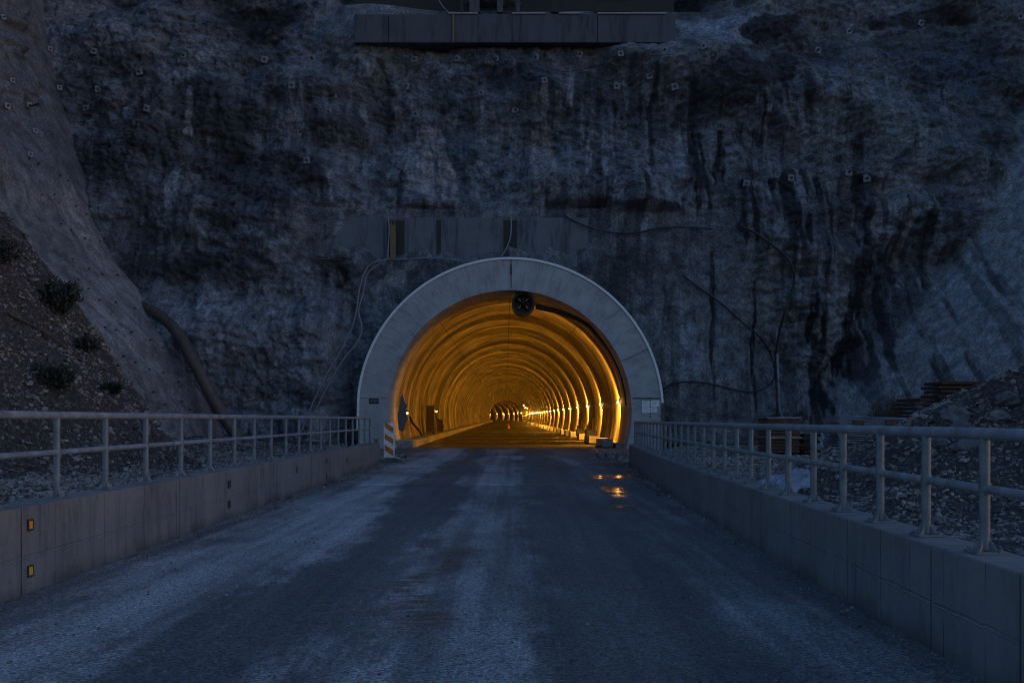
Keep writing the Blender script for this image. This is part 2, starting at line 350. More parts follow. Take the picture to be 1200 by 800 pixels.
# lining: uv = (metres into the tunnel, arc metres)
def lining(name, base, streak=1):
    t = NT(name); uv = t.map((1, 1, 1), 'UV'); o = t.map()
    s1 = t.noise(t.map((.55, .05, 1), 'UV'), 1.0, 6, .7, .15); s2 = t.noise(t.map((2.6, .12, 1), 'UV'), 1.0, 5, .7, .2)
    patch = t.noise(t.map((.35, .5, 1), 'UV'), 1.0, 6, .65, .4)
    s3 = t.noise(t.map((6.5, .22, 1), 'UV'), 1.0, 4, .7, .2)
    g = t.math('MULTIPLY', t.mr(s1, .38, .60, .30, 1.35), t.mr(s2, .36, .64, .45, 1.35)); g = t.math('MULTIPLY', g, t.mr(patch, .36, .64, .5, 1.3)); g = t.math('MULTIPLY', g, t.mr(s3, .36, .64, .7, 1.25))
    sp = t.n('ShaderNodeSeparateXYZ'); t.l(uv, sp.inputs[0])
    fr = t.math('FRACT', t.math('DIVIDE', sp.outputs[0], 6.0)); ln = t.math('LESS_THAN', fr, .018)
    for per, lo_, hi_, sd_ in ((1.5, .66, 1.22, 3.1), (.4, .62, 1.22, 8.7), (6.0, .72, 1.12, 1.7)):
        wn_ = t.n('ShaderNodeTexWhiteNoise'); wn_.noise_dimensions = '1D'
        t.l(t.math('ADD', t.math('FLOOR', t.math('DIVIDE', t.math('ADD', sp.outputs[0], t.mr(patch, .3, .7, -.12, .12)), per)), sd_), wn_.inputs['W'])
        g = t.math('MULTIPLY', g, t.mr(wn_.outputs['Value'], 0, 1, lo_, hi_))
    l15 = t.math('MULTIPLY', t.math('LESS_THAN', t.math('FRACT', t.math('DIVIDE', sp.outputs[0], 1.5)), .05), t.mr(s3, .4, .6, .1, .7)); g = t.math('MULTIPLY', g, t.math('SUBTRACT', 1.0, l15))
    fa = t.math('ABSOLUTE', sp.outputs[1]); seam = t.math('LESS_THAN', t.math('ABSOLUTE', fa), .035)
    seam2 = t.math('LESS_THAN', t.math('ABSOLUTE', t.math('SUBTRACT', fa, 4.4)), .025)
    seams = t.math('MAXIMUM', t.math('MAXIMUM', ln, seam), seam2)
    g = t.math('MULTIPLY', g, t.mr(seams, 0, 1, 1, .35))
    vm = t.n('ShaderNodeVectorMath'); vm.operation = 'SCALE'; vm.inputs[0].default_value = base; t.l(g, vm.inputs['Scale'])
    b = t.bump(s2, .4, .04); b = t.bump(patch, .3, .06, b)
    return t.done(vm.outputs[0], t.mr(patch, .3, .7, .5, .8), b, spec=.3)
M['lining'] = lining('tunnel_lining', (.31, .25, .18)); M['farlining'] = lining('raw_tunnel_rock', (.30, .24, .18))
def emis(name, c, s):
    t = NT(name); t.b.inputs['Emission Color'].default_value = (*c, 1); t.b.inputs['Emission Strength'].default_value = s
    return t.done((.8, .7, .5), .4)
M['bulb'] = emis('sodium_bulb', (1, .50, .12), 34)

# ------------------------------------------------------------ cliff height functions
EZ = [-1, .6, 3.4, 5.8, 8.2, 10.5, 13, 16.2, 18.9, 21.2, 26, 40]
EXv = [-14.8, -15.7, -17.25, -18.7, -21.0, -22.7, -24.1, -25.3, -26.4, -27.4, -29.0, -33]
TX, TZ, RI, RO = -.1, 2.0, 6.65, 8.3                  # tunnel axis, inner and outer radius
def cliff_base(X, Z):
    nearb = sst(-14, -12, X)*sst(7, 4.6, X)
    b = 58.7 + np.where(Z > 13.6, (Z-13.6)*.36, .0) + .5*(nearb*(Z > 13.6)+(1-nearb)*sst(12, 17, Z))
    b = b - .42*sst(-12.5, -11, X)*sst(5.6, 4.2, X)*sst(11.5, 10.8, Z+.7*perlin(X*.8, Z*.8, 67)) - .3*sst(3.9, 4.6, X+.5*perlin(X*.7, Z*.9, 68))*sst(16, 9, X)*sst(14, 13.4, Z)
    b = b + sst(-8.8, -11.5, X)*(-2.9*sst(9.4, 5.9, Z)) + sst(-8.5, -11.5, X)*0
    b = b + 2.4*np.exp(-((X-16.2-.6*Z)/1.3)**2)*.6*sst(15, 10, Z)                    # dark recess on the right
    b = b - 1.3*np.exp(-((X+13-.35*(Z-15))/3.2)**2)*sst(8, 14, Z) + 1.2*np.exp(-(((X+19)/4)**2+((Z-15)/5)**2))
    b = b - 1.5*np.exp(-(((X-14)/9)**2+((Z-22)/3.0)**2)) + 1.3*np.exp(-(((X-10)/5)**2+((Z-18.5)/2.2)**2))
    rec = sst(-11.5, -10.5, X)*sst(12.5, 11.5, X)
    b = b + rec*2.2*sst(27.0, 27.15, Z)
    side = 58.9 - (X-16.9-.80*Z)*1.45
    side = np.maximum(side, 20)
    h = np.clip(.5+.5*(side-b)/.6, 0, 1)
    return side*(1-h)+b*h - .6*h*(1-h), h
def cliff_disp(X, Z):
    flat = sst(13.9, 13.3, Z)*sst(-9.5, -8.3, X)*sst(15.5, 12.5, X)                # formed headwall round the portal: flatter
    big = fbm(X*.085+.06*Z, Z*.12, 3, 3)*1.9 + fbm(X*.22-.1*Z, Z*.24+.08*X, 2, 6)*.55
    lay = ridged(X*.16+Z*.10, Z*.34-X*.05, 6, 8, .53)*-.15
    mid = fbm(X*.5+Z*.2, Z*.7, 5, 15, .5)*.13
    fine = fbm(X*2.1, Z*2.4, 5, 22, .66)*.15
    cre = -(1-np.abs(perlin(X*.55+Z*.45+.5*perlin(X*.4, Z*.4, 61), Z*.75-X*.25, 62)))**6*.20 - (1-np.abs(perlin(X*1.3-Z*.8, Z*1.6+X*.5+.4*perlin(X, Z, 63), 64)))**7*.07
    chip = np.maximum(0, perlin(X*.9+perlin(X*.5, Z*.5, 5), Z*1.1, 31)-.12)*.4
    amp = 1-.86*flat
    dE = X-np.interp(Z, EZ, EXv); amp = amp*(.2+.8*sst(0, 3, np.abs(dE)))
    fade = sst(.0, 2.5, Z)*.6+.4
    return (big*amp*fade + (lay+mid+chip-cre*(.25+.75*sst(-.1, .35, perlin(X*.13, Z*.16, 66))))*amp + fine*(1-.6*flat))
def cliff_y(X, Z):
    b, h = cliff_base(X, Z)
    _, hs = cliff_base(X, Z)
    smooth_side = 1-.62*(1-hs)
    d = cliff_disp(X, Z)*smooth_side
    beamz = sst(24.0, 25.0, Z)*sst(28.0, 27.2, Z)*sst(-13, -11, X)*sst(14, 12.5, X)
    d = d*(1-.85*beamz)
    mb = sst(10.3, 11, Z)*sst(14.2, 13.6, Z)*sst(-14, -12, X)*sst(6.5, 4.7, X)
    return b + d*(1-.8*mb)
gx = np.concatenate([np.arange(-52, -33, .4), np.arange(-33, 34, .075), np.arange(34, 56, .4)])
gz = np.concatenate([np.arange(-.6, 31, .075), np.arange(31, 46, .4)])
GX, GZ = np.meshgrid(gx, gz, indexing='ij'); GY = cliff_y(GX, GZ)
def surf(px, py, off=.05):
    """point of the photograph's pixel on the cliff"""
    Y = 30.0
    while Y < 90:
        p = at(px, py, Y)
        i = np.searchsorted(gx, p.x); k = np.searchsorted(gz, p.z)
        i = min(max(i, 1), len(gx)-1); k = min(max(k, 1), len(gz)-1)
        if GY[i, k]-off <= Y: return p
        Y += .05
    return at(px, py, 60)
# ---- cliff colour: base patches, pale lime streaks, dark wet streaks, shade painted into the right recess (all in cliff metres)
col = np.empty(GX.shape+(3,), np.float32)
t_ = .15+.6*sst(-.3, .4, fbm(GX*.13, GZ*.17, 6, 41, .6)); t2 = .7*sst(-.05, .25, fbm(GX*.35+2, GZ*.28, 6, 47, .6))
A = np.array([.075, .085, .10]); B = np.array([.34, .365, .40]); Cc = np.array([.26, .255, .26])
col[:] = A*(1-t_[..., None])+B*t_[..., None]
col = col*(1-.5*t2[..., None])+Cc*.5*t2[..., None]
lowl = sst(-8, -13, GX)*sst(10.5, 7.5, GZ); col *= .66*(1+.75*lowl)[..., None]
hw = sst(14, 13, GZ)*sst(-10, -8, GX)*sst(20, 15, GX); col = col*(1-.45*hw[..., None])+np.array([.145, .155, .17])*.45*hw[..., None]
_, hs = cliff_base(GX, GZ); col = col*(1-.75*(1-hs)[..., None])+np.array([.37, .395, .42])*.6*(1-hs)[..., None]
for sd_, cc, am, th_ in ((300, (.27, .28, .30), .85, .14), (310, (.016, .018, .022), .8, .20), (320, (.22, .21, .215), .5, .22)):
    vv = fbm(GX*1.15, GZ*.10, 5, sd_, .55)*.75 + fbm(GX*.4, GZ*.3, 3, sd_+7)*.35
    reg = sst(25, 19, GZ)*(.48+.70*sst(2, 7, GX)*sst(13, 16, GZ+3*fbm(GX*.3, GZ*.1, 2, sd_+8))*sst(27, 22, GX)+.6*sst(15, 17, GX)*sst(17, 14, GZ)*sst(27, 22, GX))
    mm = (sst(th_, th_+.16, vv)*am*np.clip(reg, 0, 1))[..., None]; col = col*(1-mm)+np.array(cc)*mm
def w2(px, py, Y=60): p = at(px, py, Y); return p.x, p.z
def streak(px0, py0, px1, py1, wpx, c, amt, seed, Y=60.5, spread=1.0):
    global col
    x0, z0 = w2(px0, py0, Y); x1, z1 = w2(px1, py1, Y)
    tt = np.clip((z0-GZ)/(z0-z1), -1, 2)
    xc = x0+(x1-x0)*tt + .12*perlin(GZ*.8, GX*0+seed, seed)
    wd = wpx*Y/F*.5*(1+spread*np.clip(tt, 0, 1)*.6)*(1+.5*fbm(GX*.6, GZ*.45, 3, seed+3))
    m = sst(1.15, .55, np.abs(GX-xc)/np.maximum(wd, .03))*sst(-.03, .04, tt)*sst(1.05, .75, tt + .25*perlin(GX*3, GZ*.6, seed))
    m = sst(.1, .75, m)*min(1, amt*1.6)*np.clip(.85+.9*fbm(GX*2.6, GZ*.5, 4, seed+9), .15, 1.1); m = np.clip(m, 0, 1)[..., None]
    col = col*(1-m)+np.array(c)*m
def blob(px, py, rx, ry, c, amt, seed, Y=62, rot=0.):
    global col
    x0, z0 = w2(px, py, Y); a = (GX-x0)*F/Y; b = (GZ-z0)*F/Y; ca, sa = math.cos(rot), math.sin(rot)
    d = ((a*ca+b*sa)/rx)**2+((-a*sa+b*ca)/ry)**2
    m = sst(1.25, .6, d+1.1*fbm(GX*.5, GZ*.6, 5, seed))*amt; m = m[..., None]
    col = col*(1-m)+np.array(c)*m
PALE = (.27, .28, .30); PALEW = (.29, .27, .27); DK = (.016, .018, .022); TEAL = (.15, .18, .19)
for i, (a, b, rx, ry, c, m, rot) in enumerate([
    (292, 14, 46, 24, DK, .9, 0), (225, 60, 60, 28, TEAL, .6, -.3), (190, 15, 60, 16, TEAL, .5, 0), (850, 25, 52, 24, (.24, .27, .32), .9, 0), (908, 25, 40, 18, DK, .85, .3),
    (860, 100, 75, 32, DK, .75, .4), (120, 95, 60, 40, DK, .5, 0), (230, 150, 70, 60, DK, .55, 0), (1010, 25, 45, 16, TEAL, .4, 0), (1090, 8, 60, 12, DK, .7, 0),
    (1130, 70, 50, 40, (.09, .12, .17), .5, 0), (600, 95, 90, 20, DK, .3, 0), (700, 110, 50, 30, DK, .45, 0), (420, 60, 50, 40, (.20, .21, .21), .4, 0),
    (1000, 145, 60, 22, TEAL, .45, 0), (950, 190, 80, 18, (.15, .18, .2), .4, 0), (200, 330, 34, 22, DK, .55, 0), (250, 320, 30, 18, DK, .5, 0),
    (215, 345, 22, 14, PALE, .35, 0), (240, 345, 14, 10, PALE, .45, 0), (330, 395, 110, 16, (.21, .21, .22), .7, -.1), (330, 350, 100, 22, (.20, .20, .21), .6, -.1),
    (375, 340, 16, 26, DK, .0, 0), (408, 330, 8, 16, DK, .85, 0), (1000, 480, 50, 30, (.2, .23, .26), .3, 0), (840, 360, 40, 60, (.16, .18, .19), .5, 0),
    (560, 200, 60, 40, (.10, .14, .18), .4, 0), (400, 140, 80, 60, DK, .35, 0), (150, 200, 60, 60, DK, .45, 0), (320, 240, 80, 50, DK, .45, 0), (740, 330, 50, 30, DK, .35, 0)]):
    blob(a, b, rx, ry, c, m, 60+i, rot=rot)
for i, s_ in enumerate([
    (638, 92, 638, 140, 8, PALEW, .75), (638, 142, 632, 250, 26, PALEW, .6), (620, 190, 612, 250, 10, PALE, .45), (565, 108, 566, 170, 7, PALE, .55), (600, 190, 600, 225, 9, PALE, .5),
    (672, 75, 668, 125, 6, PALE, .6), (692, 150, 688, 215, 7, PALE, .5), (712, 150, 706, 210, 7, PALE, .45), (655, 105, 652, 160, 7, PALE, .5), (476, 100, 478, 120, 6, PALEW, .5),
    (490, 140, 505, 250, 14, (.33, .30, .31), .6), (505, 140, 535, 250, 16, (.33, .30, .31), .6), (458, 105, 470, 150, 7, PALEW, .6), (480, 200, 515, 252, 12, PALE, .45), (545, 195, 562, 240, 12, PALE, .4),
    (560, 185, 584, 225, 9, PALE, .5), (780, 195, 775, 250, 6, PALE, .5), (795, 190, 792, 250, 5, PALE, .5), (760, 200, 757, 250, 6, PALE, .35), (745, 205, 742, 250, 6, PALE, .35),
    (818, 150, 812, 260, 16, DK, .9), (838, 150, 832, 215, 8, PALEW, .4), (846, 150, 838, 235, 10, DK, .8), (872, 212, 870, 290, 17, DK, .92), (885, 212, 886, 300, 9, PALEW, .35), (905, 210, 905, 262, 14, DK, .85),
    (920, 208, 918, 270, 16, DK, .9), (936, 205, 936, 250, 7, PALE, .45), (960, 205, 961, 240, 10, DK, .85), (935, 255, 925, 300, 20, DK, .6), (950, 330, 952, 420, 17, DK, .95), (968, 340, 968, 410, 6, PALEW, .4),
    (985, 300, 984, 370, 7, PALEW, .5), (1003, 300, 985, 440, 16, DK, .9), (1020, 240, 1010, 330, 12, DK, .7), (985, 400, 950, 500, 20, DK, .9), (1028, 205, 1022, 290, 8, PALEW, .5), (1046, 205, 1040, 280, 7, PALE, .4), (1062, 240, 1052, 330, 9, PALEW, .5),  # DK runs beside the right slope edge paint shade into the recess
    (1085, 250, 1075, 340, 12, DK, .5), (975, 410, 968, 450, 5, PALE, .6), (900, 290, 893, 350, 14, PALEW, .45), (893, 350, 897, 385, 10, PALEW, .5), (915, 330, 912, 380, 10, PALE, .3), (1150, 205, 1140, 260, 9, PALE, .45), (1165, 200, 1150, 300, 6, PALE, .35),
    (385, 290, 400, 340, 14, (.27, .28, .29), .4), (470, 330, 440, 400, 30, (.26, .28, .30), .45), (520, 290, 450, 345, 16, PALE, .35), (800, 380, 800, 460, 20, (.26, .29, .34), .5), (828, 300, 825, 470, 5, DK, .6), (880, 330, 876, 480, 5, DK, .8),
    (905, 300, 905, 480, 22, (.2, .22, .24), .4), (770, 290, 785, 350, 16, PALE, .25), (330, 40, 345, 140, 6, PALEW, .35), (355, 230, 380, 300, 8, PALEW, .3), (160, 20, 160, 35, 10, PALE, .3), (100, 5, 98, 25, 8, PALE, .4)]):
    streak(*s_, 100+i)
rs = np.random.RandomState(5)
for i in range(46):                                   # small seep marks
    px = rs.uniform(200, 1190); py = rs.uniform(60, 400)
    if 410 < px < 790 and py > 260: py = rs.uniform(60, 240)
    streak(px, py, px+rs.uniform(-5, 5), py+rs.uniform(18, 75), rs.uniform(2.5, 6), (PALE, PALEW, DK)[rs.randint(3)], rs.uniform(.2, .5), 200+i)
cav = cliff_disp(GX, GZ)
axd = np.hypot(GX-TX, GZ-TZ); hole = (axd < RO-.35) | ((np.abs(GX-TX) < RO-.35) & (GZ < TZ))
fm = ~(hole[:-1, :-1] & hole[1:, :-1] & hole[1:, 1:] & hole[:-1, 1:])
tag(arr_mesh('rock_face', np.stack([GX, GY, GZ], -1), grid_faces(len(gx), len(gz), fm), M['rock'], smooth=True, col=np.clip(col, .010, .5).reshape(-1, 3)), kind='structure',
    label='dark shotcreted rock cliff round the tunnel portal')
# plateau behind the cliff top
arr = MB(); arr.box((2, 106, 44.6), (112, 84, .6)); tag(arr.build('plateau', M['soil_g']), kind='structure')

# ------------------------------------------------------------ left side slope
EYv = [55.8, 55.8, 55.8, 56.5, 58, 59.5, 60, 60.5, 61.3, 62, 63.5, 68]
sy = np.arange(14, 72, .14); sz = np.arange(-.8, 36, .14)
SY, SZ = np.meshgrid(sy, sz, indexing='ij')
def slope_x(Y, Z):
    e = np.interp(Z, EZ, EXv); ye = np.interp(Z, EZ, EYv)
    d = fbm(Y*.12, Z*.10, 4, 70)*.7 + fbm(Y*.6, Z*.35, 4, 75)*.10
    d = d + .5*np.maximum(0, fbm(Y*.5, Z*.6, 4, 77))*sst(12, 22, Z)*2
    return e - .20*(ye-Y) + d*sst(0, 3, np.abs(ye-Y))
SX = slope_x(SY, SZ)
sc_ = np.empty(SX.shape+(3,), np.float32); q = sst(-.4, .5, fbm(SY*.2, SZ*.12, 5, 81))[..., None]
sc_[:] = np.array([.19, .18, .18])*(1-q)+np.array([.30, .275, .265])*q
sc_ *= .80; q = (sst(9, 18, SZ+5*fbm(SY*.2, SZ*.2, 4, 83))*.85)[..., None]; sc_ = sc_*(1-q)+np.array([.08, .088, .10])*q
q = (sst(.05, .5, fbm(SY*1.0, SZ*.25, 4, 85))*.35)[..., None]; sc_ = sc_*(1-q)+np.array([.13, .12, .115])*q
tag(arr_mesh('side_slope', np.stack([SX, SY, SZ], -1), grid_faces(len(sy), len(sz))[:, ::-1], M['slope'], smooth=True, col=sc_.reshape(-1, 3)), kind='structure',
    label='smooth pale shotcrete side slope left of the portal')

# ------------------------------------------------------------ parapet lines
def xl(Y): return -4.35-.0115*Y
def xr(Y): return 2.8+.009*Y+.0008*Y*Y if Y > 0 else 2.8
WT = .38; YE = 37.0
def hl(Y): return .81-.0016*Y
def hr(Y): return .735-.0012*Y
# ------------------------------------------------------------ terrain
def softmax(a, b, k=.35): return np.log(np.exp(a/k)+np.exp(b/k))*k
def terr_l(X, Y):
    d = np.hypot(X+22, Y-27)
    n = fbm(X*.35, Y*.35, 5, 90)*.35+fbm(X*1.6, Y*1.6, 4, 93)*.09
    z = softmax(.28+0*X, 1.4*(12.9-d)+n*1.6)
    return z + n*.25 + .35*sst(-10, -14, X)*sst(34, 48, Y) + fbm(X*.9, Y*.9, 3, 94)*.10*sst(36, 44, Y)
def terr_r(X, Y):
    d = np.hypot(X-13, (Y-18))
    n = fbm(X*.4, Y*.4, 5, 95)*.35+fbm(X*1.7, Y*1.7, 4, 98)*.10
    z = softmax(.24+0*X, .48*(8.7-d)+n*.8, .18)
    d2 = np.hypot(X-9, Y-9)
    z = softmax(z, .45*(4.4-d2)+n*.4, .18)
    return z + n*.22
def terrain(name, fn, xs, ys, mat, label, edge):
    X, Y = np.meshgrid(xs, ys, indexing='ij'); 
    E = np.array([edge(y) for y in ys])[None, :]
    X = X + E                                       # xs are offsets from the wall's back face
    Z = fn(X, Y)
    f = grid_faces(len(xs), len(ys))
    if xs[1] < xs[0]: f = f[:, ::-1]
    return tag(arr_mesh(name, np.stack([X, Y, Z], -1), f, mat, smooth=True), kind='structure', label=label)
def edge_l(y): return (xl(y)-WT+.03) if y < YE else max(xl(YE)-WT-.0-(y-YE)*.25, -8.6)
def edge_r(y): return (xr(y)+WT-.03) if y < YE else min(xr(YE)+WT+(y-YE)*.28, 8.6)
ysr = np.concatenate([np.arange(-14, 4, .4), np.arange(4, 30, .13), np.arange(30, 61, .22)])
off = np.concatenate([np.arange(0, 16, .13), np.arange(16, 40, .6)])
tag(terrain('rubble_ground', terr_l, -off, ysr, M['soil_l'], 'brown rubble slope behind the left railing', edge_l), kind='structure')
tag(terrain('site_ground', terr_r, off, ysr, M['soil_r'], 'stony site ground behind the right railing', edge_r), kind='structure')
def hit(px, py, fn, y0=7, y1=58):
    Y = y0
    while Y < y1:
        p = at(px, py, Y)
        if p.z <= float(fn(np.array(p.x), np.array(p.y))): return p
        Y += .04
    return at(px, py, y1)
# base ground to the horizon
g = MB(); g.box((0, 300, -1.05), (1600, 1600, 1.0)); tag(g.build('ground', M['soil_g']), kind='structure')

# ------------------------------------------------------------ road
ry = np.concatenate([np.arange(-16, 57.2, .5)]); nu = 24; V = []; UV = []
for y in ry:
    a = xl(y)-.05 if y < YE else max(xl(YE)-.05-(y-YE)*.22, -7.4)
    b = xr(y)+.05 if y < YE else min(xr(YE)+.05+(y-YE)*.22, 7.4)
    for k in range(nu): V.append((a+(b-a)*k/(nu-1), y, 0))
tag(arr_mesh('road', V, grid_faces(len(ry), nu)[:, ::-1], M['road'], smooth=True), kind='structure', label='damp dusty asphalt approach road')
def axis(Y):
    """tunnel centre line: slight left drift, gentle climb, then a left curve"""
    s = Y-56; x = TX-.0064*s; z = .0022*s
    if Y > 440: x -= (Y-440)**2/1300; z += .0
    return x, z
fy = np.arange(57.2, 760, 1.2); V = []
for y in fy:
    ax, az = axis(y)
    for k in range(17):
        u = -6.5+13*k/16
        V.append((ax+u, y, az-.03+.034*math.sin(y*.62+.9*math.sin(y*.11))*(1+.4*math.sin(u*.35+y*.2))))
tag(arr_mesh('tunnel_road', V, grid_faces(len(fy), 17)[:, ::-1], M['tfloor'], smooth=True), kind='structure', label='wet rough floor inside the tunnel')

# ------------------------------------------------------------ tunnel
tun = empty('tunnel', (TX, 56, 0), label='lit concrete lined road tunnel with a wide pale arched portal', cat='tunnel')
def Lc(p): return (p[0]-TX, p[1]-56, p[2])
def arc_profile(r, cz=TZ, n=96, foot=0.0, vertical=False):
    a0 = math.asin(min(1, (cz-foot)/r)) if not vertical else 0
    th = np.linspace(-a0, math.pi+a0, n)
    P = [(r*math.cos(t), cz+r*math.sin(t)) for t in th]
    if vertical: P = [(r, foot)]+P+[(-r, foot)]
    return P
# portal ring: solid annulus 56.0 .. 59.6
inn = arc_profile(RI, foot=-.3, n=97); out = arc_profile(RO, cz=2.05, foot=-.3, n=95, vertical=True)
bm = bmesh.new()
def ring(P, y): return [bm.verts.new((x, y, z)) for x, z in P]
i0, i1, o0, o1 = ring(inn, 0), ring(inn, 3.6), ring(out, 0), ring(out, 3.6); n = len(inn)
for k in range(n-1):
    bm.faces.new((i0[k], i0[k+1], o0[k+1], o0[k])); bm.faces.new((i1[k], o1[k], o1[k+1], i1[k+1]))
    bm.faces.new((o0[k], o0[k+1], o1[k+1], o1[k])); bm.faces.new((i0[k], i1[k], i1[k+1], i0[k+1]))
bmesh.ops.recalc_face_normals(bm, faces=bm.faces)
uvl = bm.loops.layers.uv.new('UVMap')
for f in bm.faces:
    for l in f.loops:
        c = l.vert.co; th = math.atan2(c.z-TZ, c.x); l[uvl].uv = (th*7.4, math.hypot(c.x, c.z-TZ)-RI)
me = bpy.data.meshes.new('portal_ring'); bm.to_mesh(me); bm.free(); me.materials.append(M['portal'])
link(bpy.data.objects.new('portal_ring', me), tun)
# pale outer rim: thin band proud of the face and of the outer edge
bm = bmesh.new(); rr = []
P2 = [(RO*math.cos(t), 2.05+RO*math.sin(t)) for t in np.linspace(0, math.pi, 97)]; P2 = [(RO, 2.3-.0)] + P2[3:-3] + [(-RO, 1.0)]
P2[0] = (RO, 2.66) if False else P2[0]
cs = [(-.025, -.07), (.10, -.07), (.10, 1.2), (-.025, 1.2)]
for k, (x, z) in enumerate(P2):
    d = Vector((x, z-2.05)).normalized() if z > 2.06 else Vector((math.copysign(1, x), 0))
    rr.append([bm.verts.new((x+d.x*a, b, z+d.y*a)) for a, b in cs])
for k in range(len(rr)-1):
    for j in range(4): bm.faces.new((rr[k][j], rr[k][(j+1) % 4], rr[k+1][(j+1) % 4], rr[k+1][j]))
bm.faces.new(rr[0]); bm.faces.new(rr[-1][::-1]); bmesh.ops.recalc_face_normals(bm, faces=bm.faces)
me = bpy.data.meshes.new('portal_rim'); bm.to_mesh(me); bm.free(); me.materials.append(M['rim']); link(bpy.data.objects.new('portal_rim', me), tun)
# joints on the portal face (open construction joints, dark)
m_ = MB(); m_.box((.05, -.004, 2.05+(RI+RO)/2), (.05, .02, RO-RI-.06)); m_.box((.05, -.012, 9.75), (.10, .02, .55)); m_.build('joint', M['bolt'], tun); m_ = MB()
for a in (24,):
    rot = Matrix.Rotation(-R(a), 3, 'Y'); m_.box(((RI+RO)/2*math.cos(R(a)), -.004, 2.05+(RI+RO)/2*math.sin(R(a))), (RO-RI-.1, .02, .04), rot)
m_.build('joint', M['bolt'], tun); m_ = MB(); m_.box((7.45, -.006, 2.74), (1.5, .022, .07)); m_.build('joint', M['bolt'], tun); m_ = MB(); m_.box((-7.45, -.004, 2.74), (1.5, .02, .03))
m_.build('joint', M['bolt'], tun)
m_ = MB(); m_.box((RO+.05, -.05, 1.15), (.16, .1, 2.7)); m_.build('corner_post', M['pipe'], tun)
# lining with 6 m rings
def sweep(name, mat, y0, y1, dy, r, parent, bumpy=0.0, n=88):
    ys = np.arange(y0, y1+.01, dy); V = []; UVs = []
    for j, y in enumerate(ys):
        ax, az = axis(y)
        ph = ((y-y0) % 6.0)/6.0
        rad = r + (.010 if ph < .02 or ph > .98 else 0) + .005*math.sin(y*2.1)+.010*float(perlin(np.array(y*.8), np.array(3.3)))
        a0 = math.asin(TZ/rad)+.03
        for k in range(n):
            t = -a0+(math.pi+2*a0)*k/(n-1)
            rk = rad + (bumpy*float(fbm(np.array(math.cos(t)*3+y*.2), np.array(math.sin(t)*3+y*.15), 3, 5)) if bumpy else 0)
            V.append((ax+rk*math.cos(t)-TX, y-56, az+TZ+rk*math.sin(t))); UVs.append((y-y0, (t-math.pi/2)*r))
    return arr_mesh(name, V, grid_faces(len(ys), n), mat, parent, smooth=True, uv=UVs)
sweep('lining', M['lining'], 58.0, 418, .75, RI+.004, tun)
sweep('far_lining', M['farlining'], 417, 760, 4.0, RI+1.1, tun, .5, 48)
ax, az = axis(418)
bm = bmesh.new(); 
a = [bm.verts.new((ax-TX+RI*math.cos(t), 362, az+TZ+RI*math.sin(t))) for t in np.linspace(-.3, math.pi+.3, 60)]
b = [bm.verts.new((ax-TX+(RI+2)*math.cos(t), 362, az+TZ+(RI+2)*math.sin(t))) for t in np.linspace(-.3, math.pi+.3, 60)]
for k in range(59): bm.faces.new((a[k], b[k], b[k+1], a[k+1]))
me = bpy.data.meshes.new('lining_end'); bm.to_mesh(me); bm.free(); me.materials.append(M['farlining']); link(bpy.data.objects.new('lining_end', me), tun)
ax, az = axis(758); m_ = MB(); m_.box((ax-TX, 703, 5), (26, .5, 26)); m_.build('tunnel_face', M['farlining'], tun)
# kerbs / walkways
def ribbon(name, x0, x1, h, y0, y1, mat, parent, step=4.0):
    bm = bmesh.new(); rr = []
    for y in np.arange(y0, y1, step):
        ax, az = axis(y); rr.append([bm.verts.new((ax+x-TX, y-56, az+z)) for x, z in ((x0, -.02), (x0, h), (x1, h), (x1, -.02))])
    for k in range(len(rr)-1):
        for j in range(3): bm.faces.new((rr[k][j], rr[k][j+1], rr[k+1][j+1], rr[k+1][j]))
    bm.faces.new(rr[0]); bm.faces.new(rr[-1][::-1]); bmesh.ops.recalc_face_normals(bm, faces=bm.faces)
    me = bpy.data.meshes.new(name); bm.to_mesh(me); bm.free(); me.materials.append(mat); return link(bpy.data.objects.new(name, me), parent)
ribbon('walkway', -6.62, -5.45, .40, 57.4, 440, M['kerb'], tun); ribbon('walkway', 5.95, 6.62, .22, 57.4, 440, M['kerb'], tun)
for k, y in enumerate([60, 69, 78, 87, 95, 102, 109, 117, 126, 135, 146, 158, 171, 185, 200, 217, 236, 258]):
    ax, az = axis(y); m_ = MB(); l_ = 4.2 if k < 2 else 2.6
    m_.box((ax-TX+5.55+.05*random.uniform(-1, 1), y-56, az+.24), (.62, l_, .46), bev=.03); m_.build('kerb_block', M['kerb'], tun)
# ------------------------------------------------------------ tunnel lamps (right wall) and their light
ORD = ['first', 'second', 'third', 'fourth', 'fifth', 'sixth', 'seventh', 'eighth', 'ninth', 'tenth', 'eleventh', 'twelfth', 'thirteenth', 'fourteenth']
ld = bpy.data.lights.new('sodium_light', 'SPOT'); ld.spot_size = R(180); ld.spot_blend = .3; ld.energy = LAMP_W; ld.color = (1, .435, .036); ld.shadow_soft_size = .09
ld2 = ld.copy(); ld2.energy = LAMP_W*1.3
hb = MB(); hb.box((-.02, 0, .10), (.22, .16, .015)).box((.09, 0, .02), (.06, .12, .2)).box((.04, 0, .11), (.12, .1, .02)); ho = hb.build('bracket', M['black'])
bb = MB(); bb.sph((0, 0, 0), .05, 10, (1, 1, 1.3)); bo = bb.build('bulb', M['bulb'], None, True)
lo = bpy.data.objects.new('light', ld); COL.objects.link(lo)
lamp0 = empty('wall_lamp', (0, 0, 0)); 
for o in (ho, bo, lo): o.parent = lamp0
lo.location = (-.15, 0, 0); lo.rotation_euler = Vector((-.38, .88, -.27)).to_track_quat('-Z', 'Y').to_euler()   # shaded fixtures aimed into the tunnel
ylist = []; y = 61.5; k = 0
while y < 416: ylist.append(y); y += 11.7
first = True
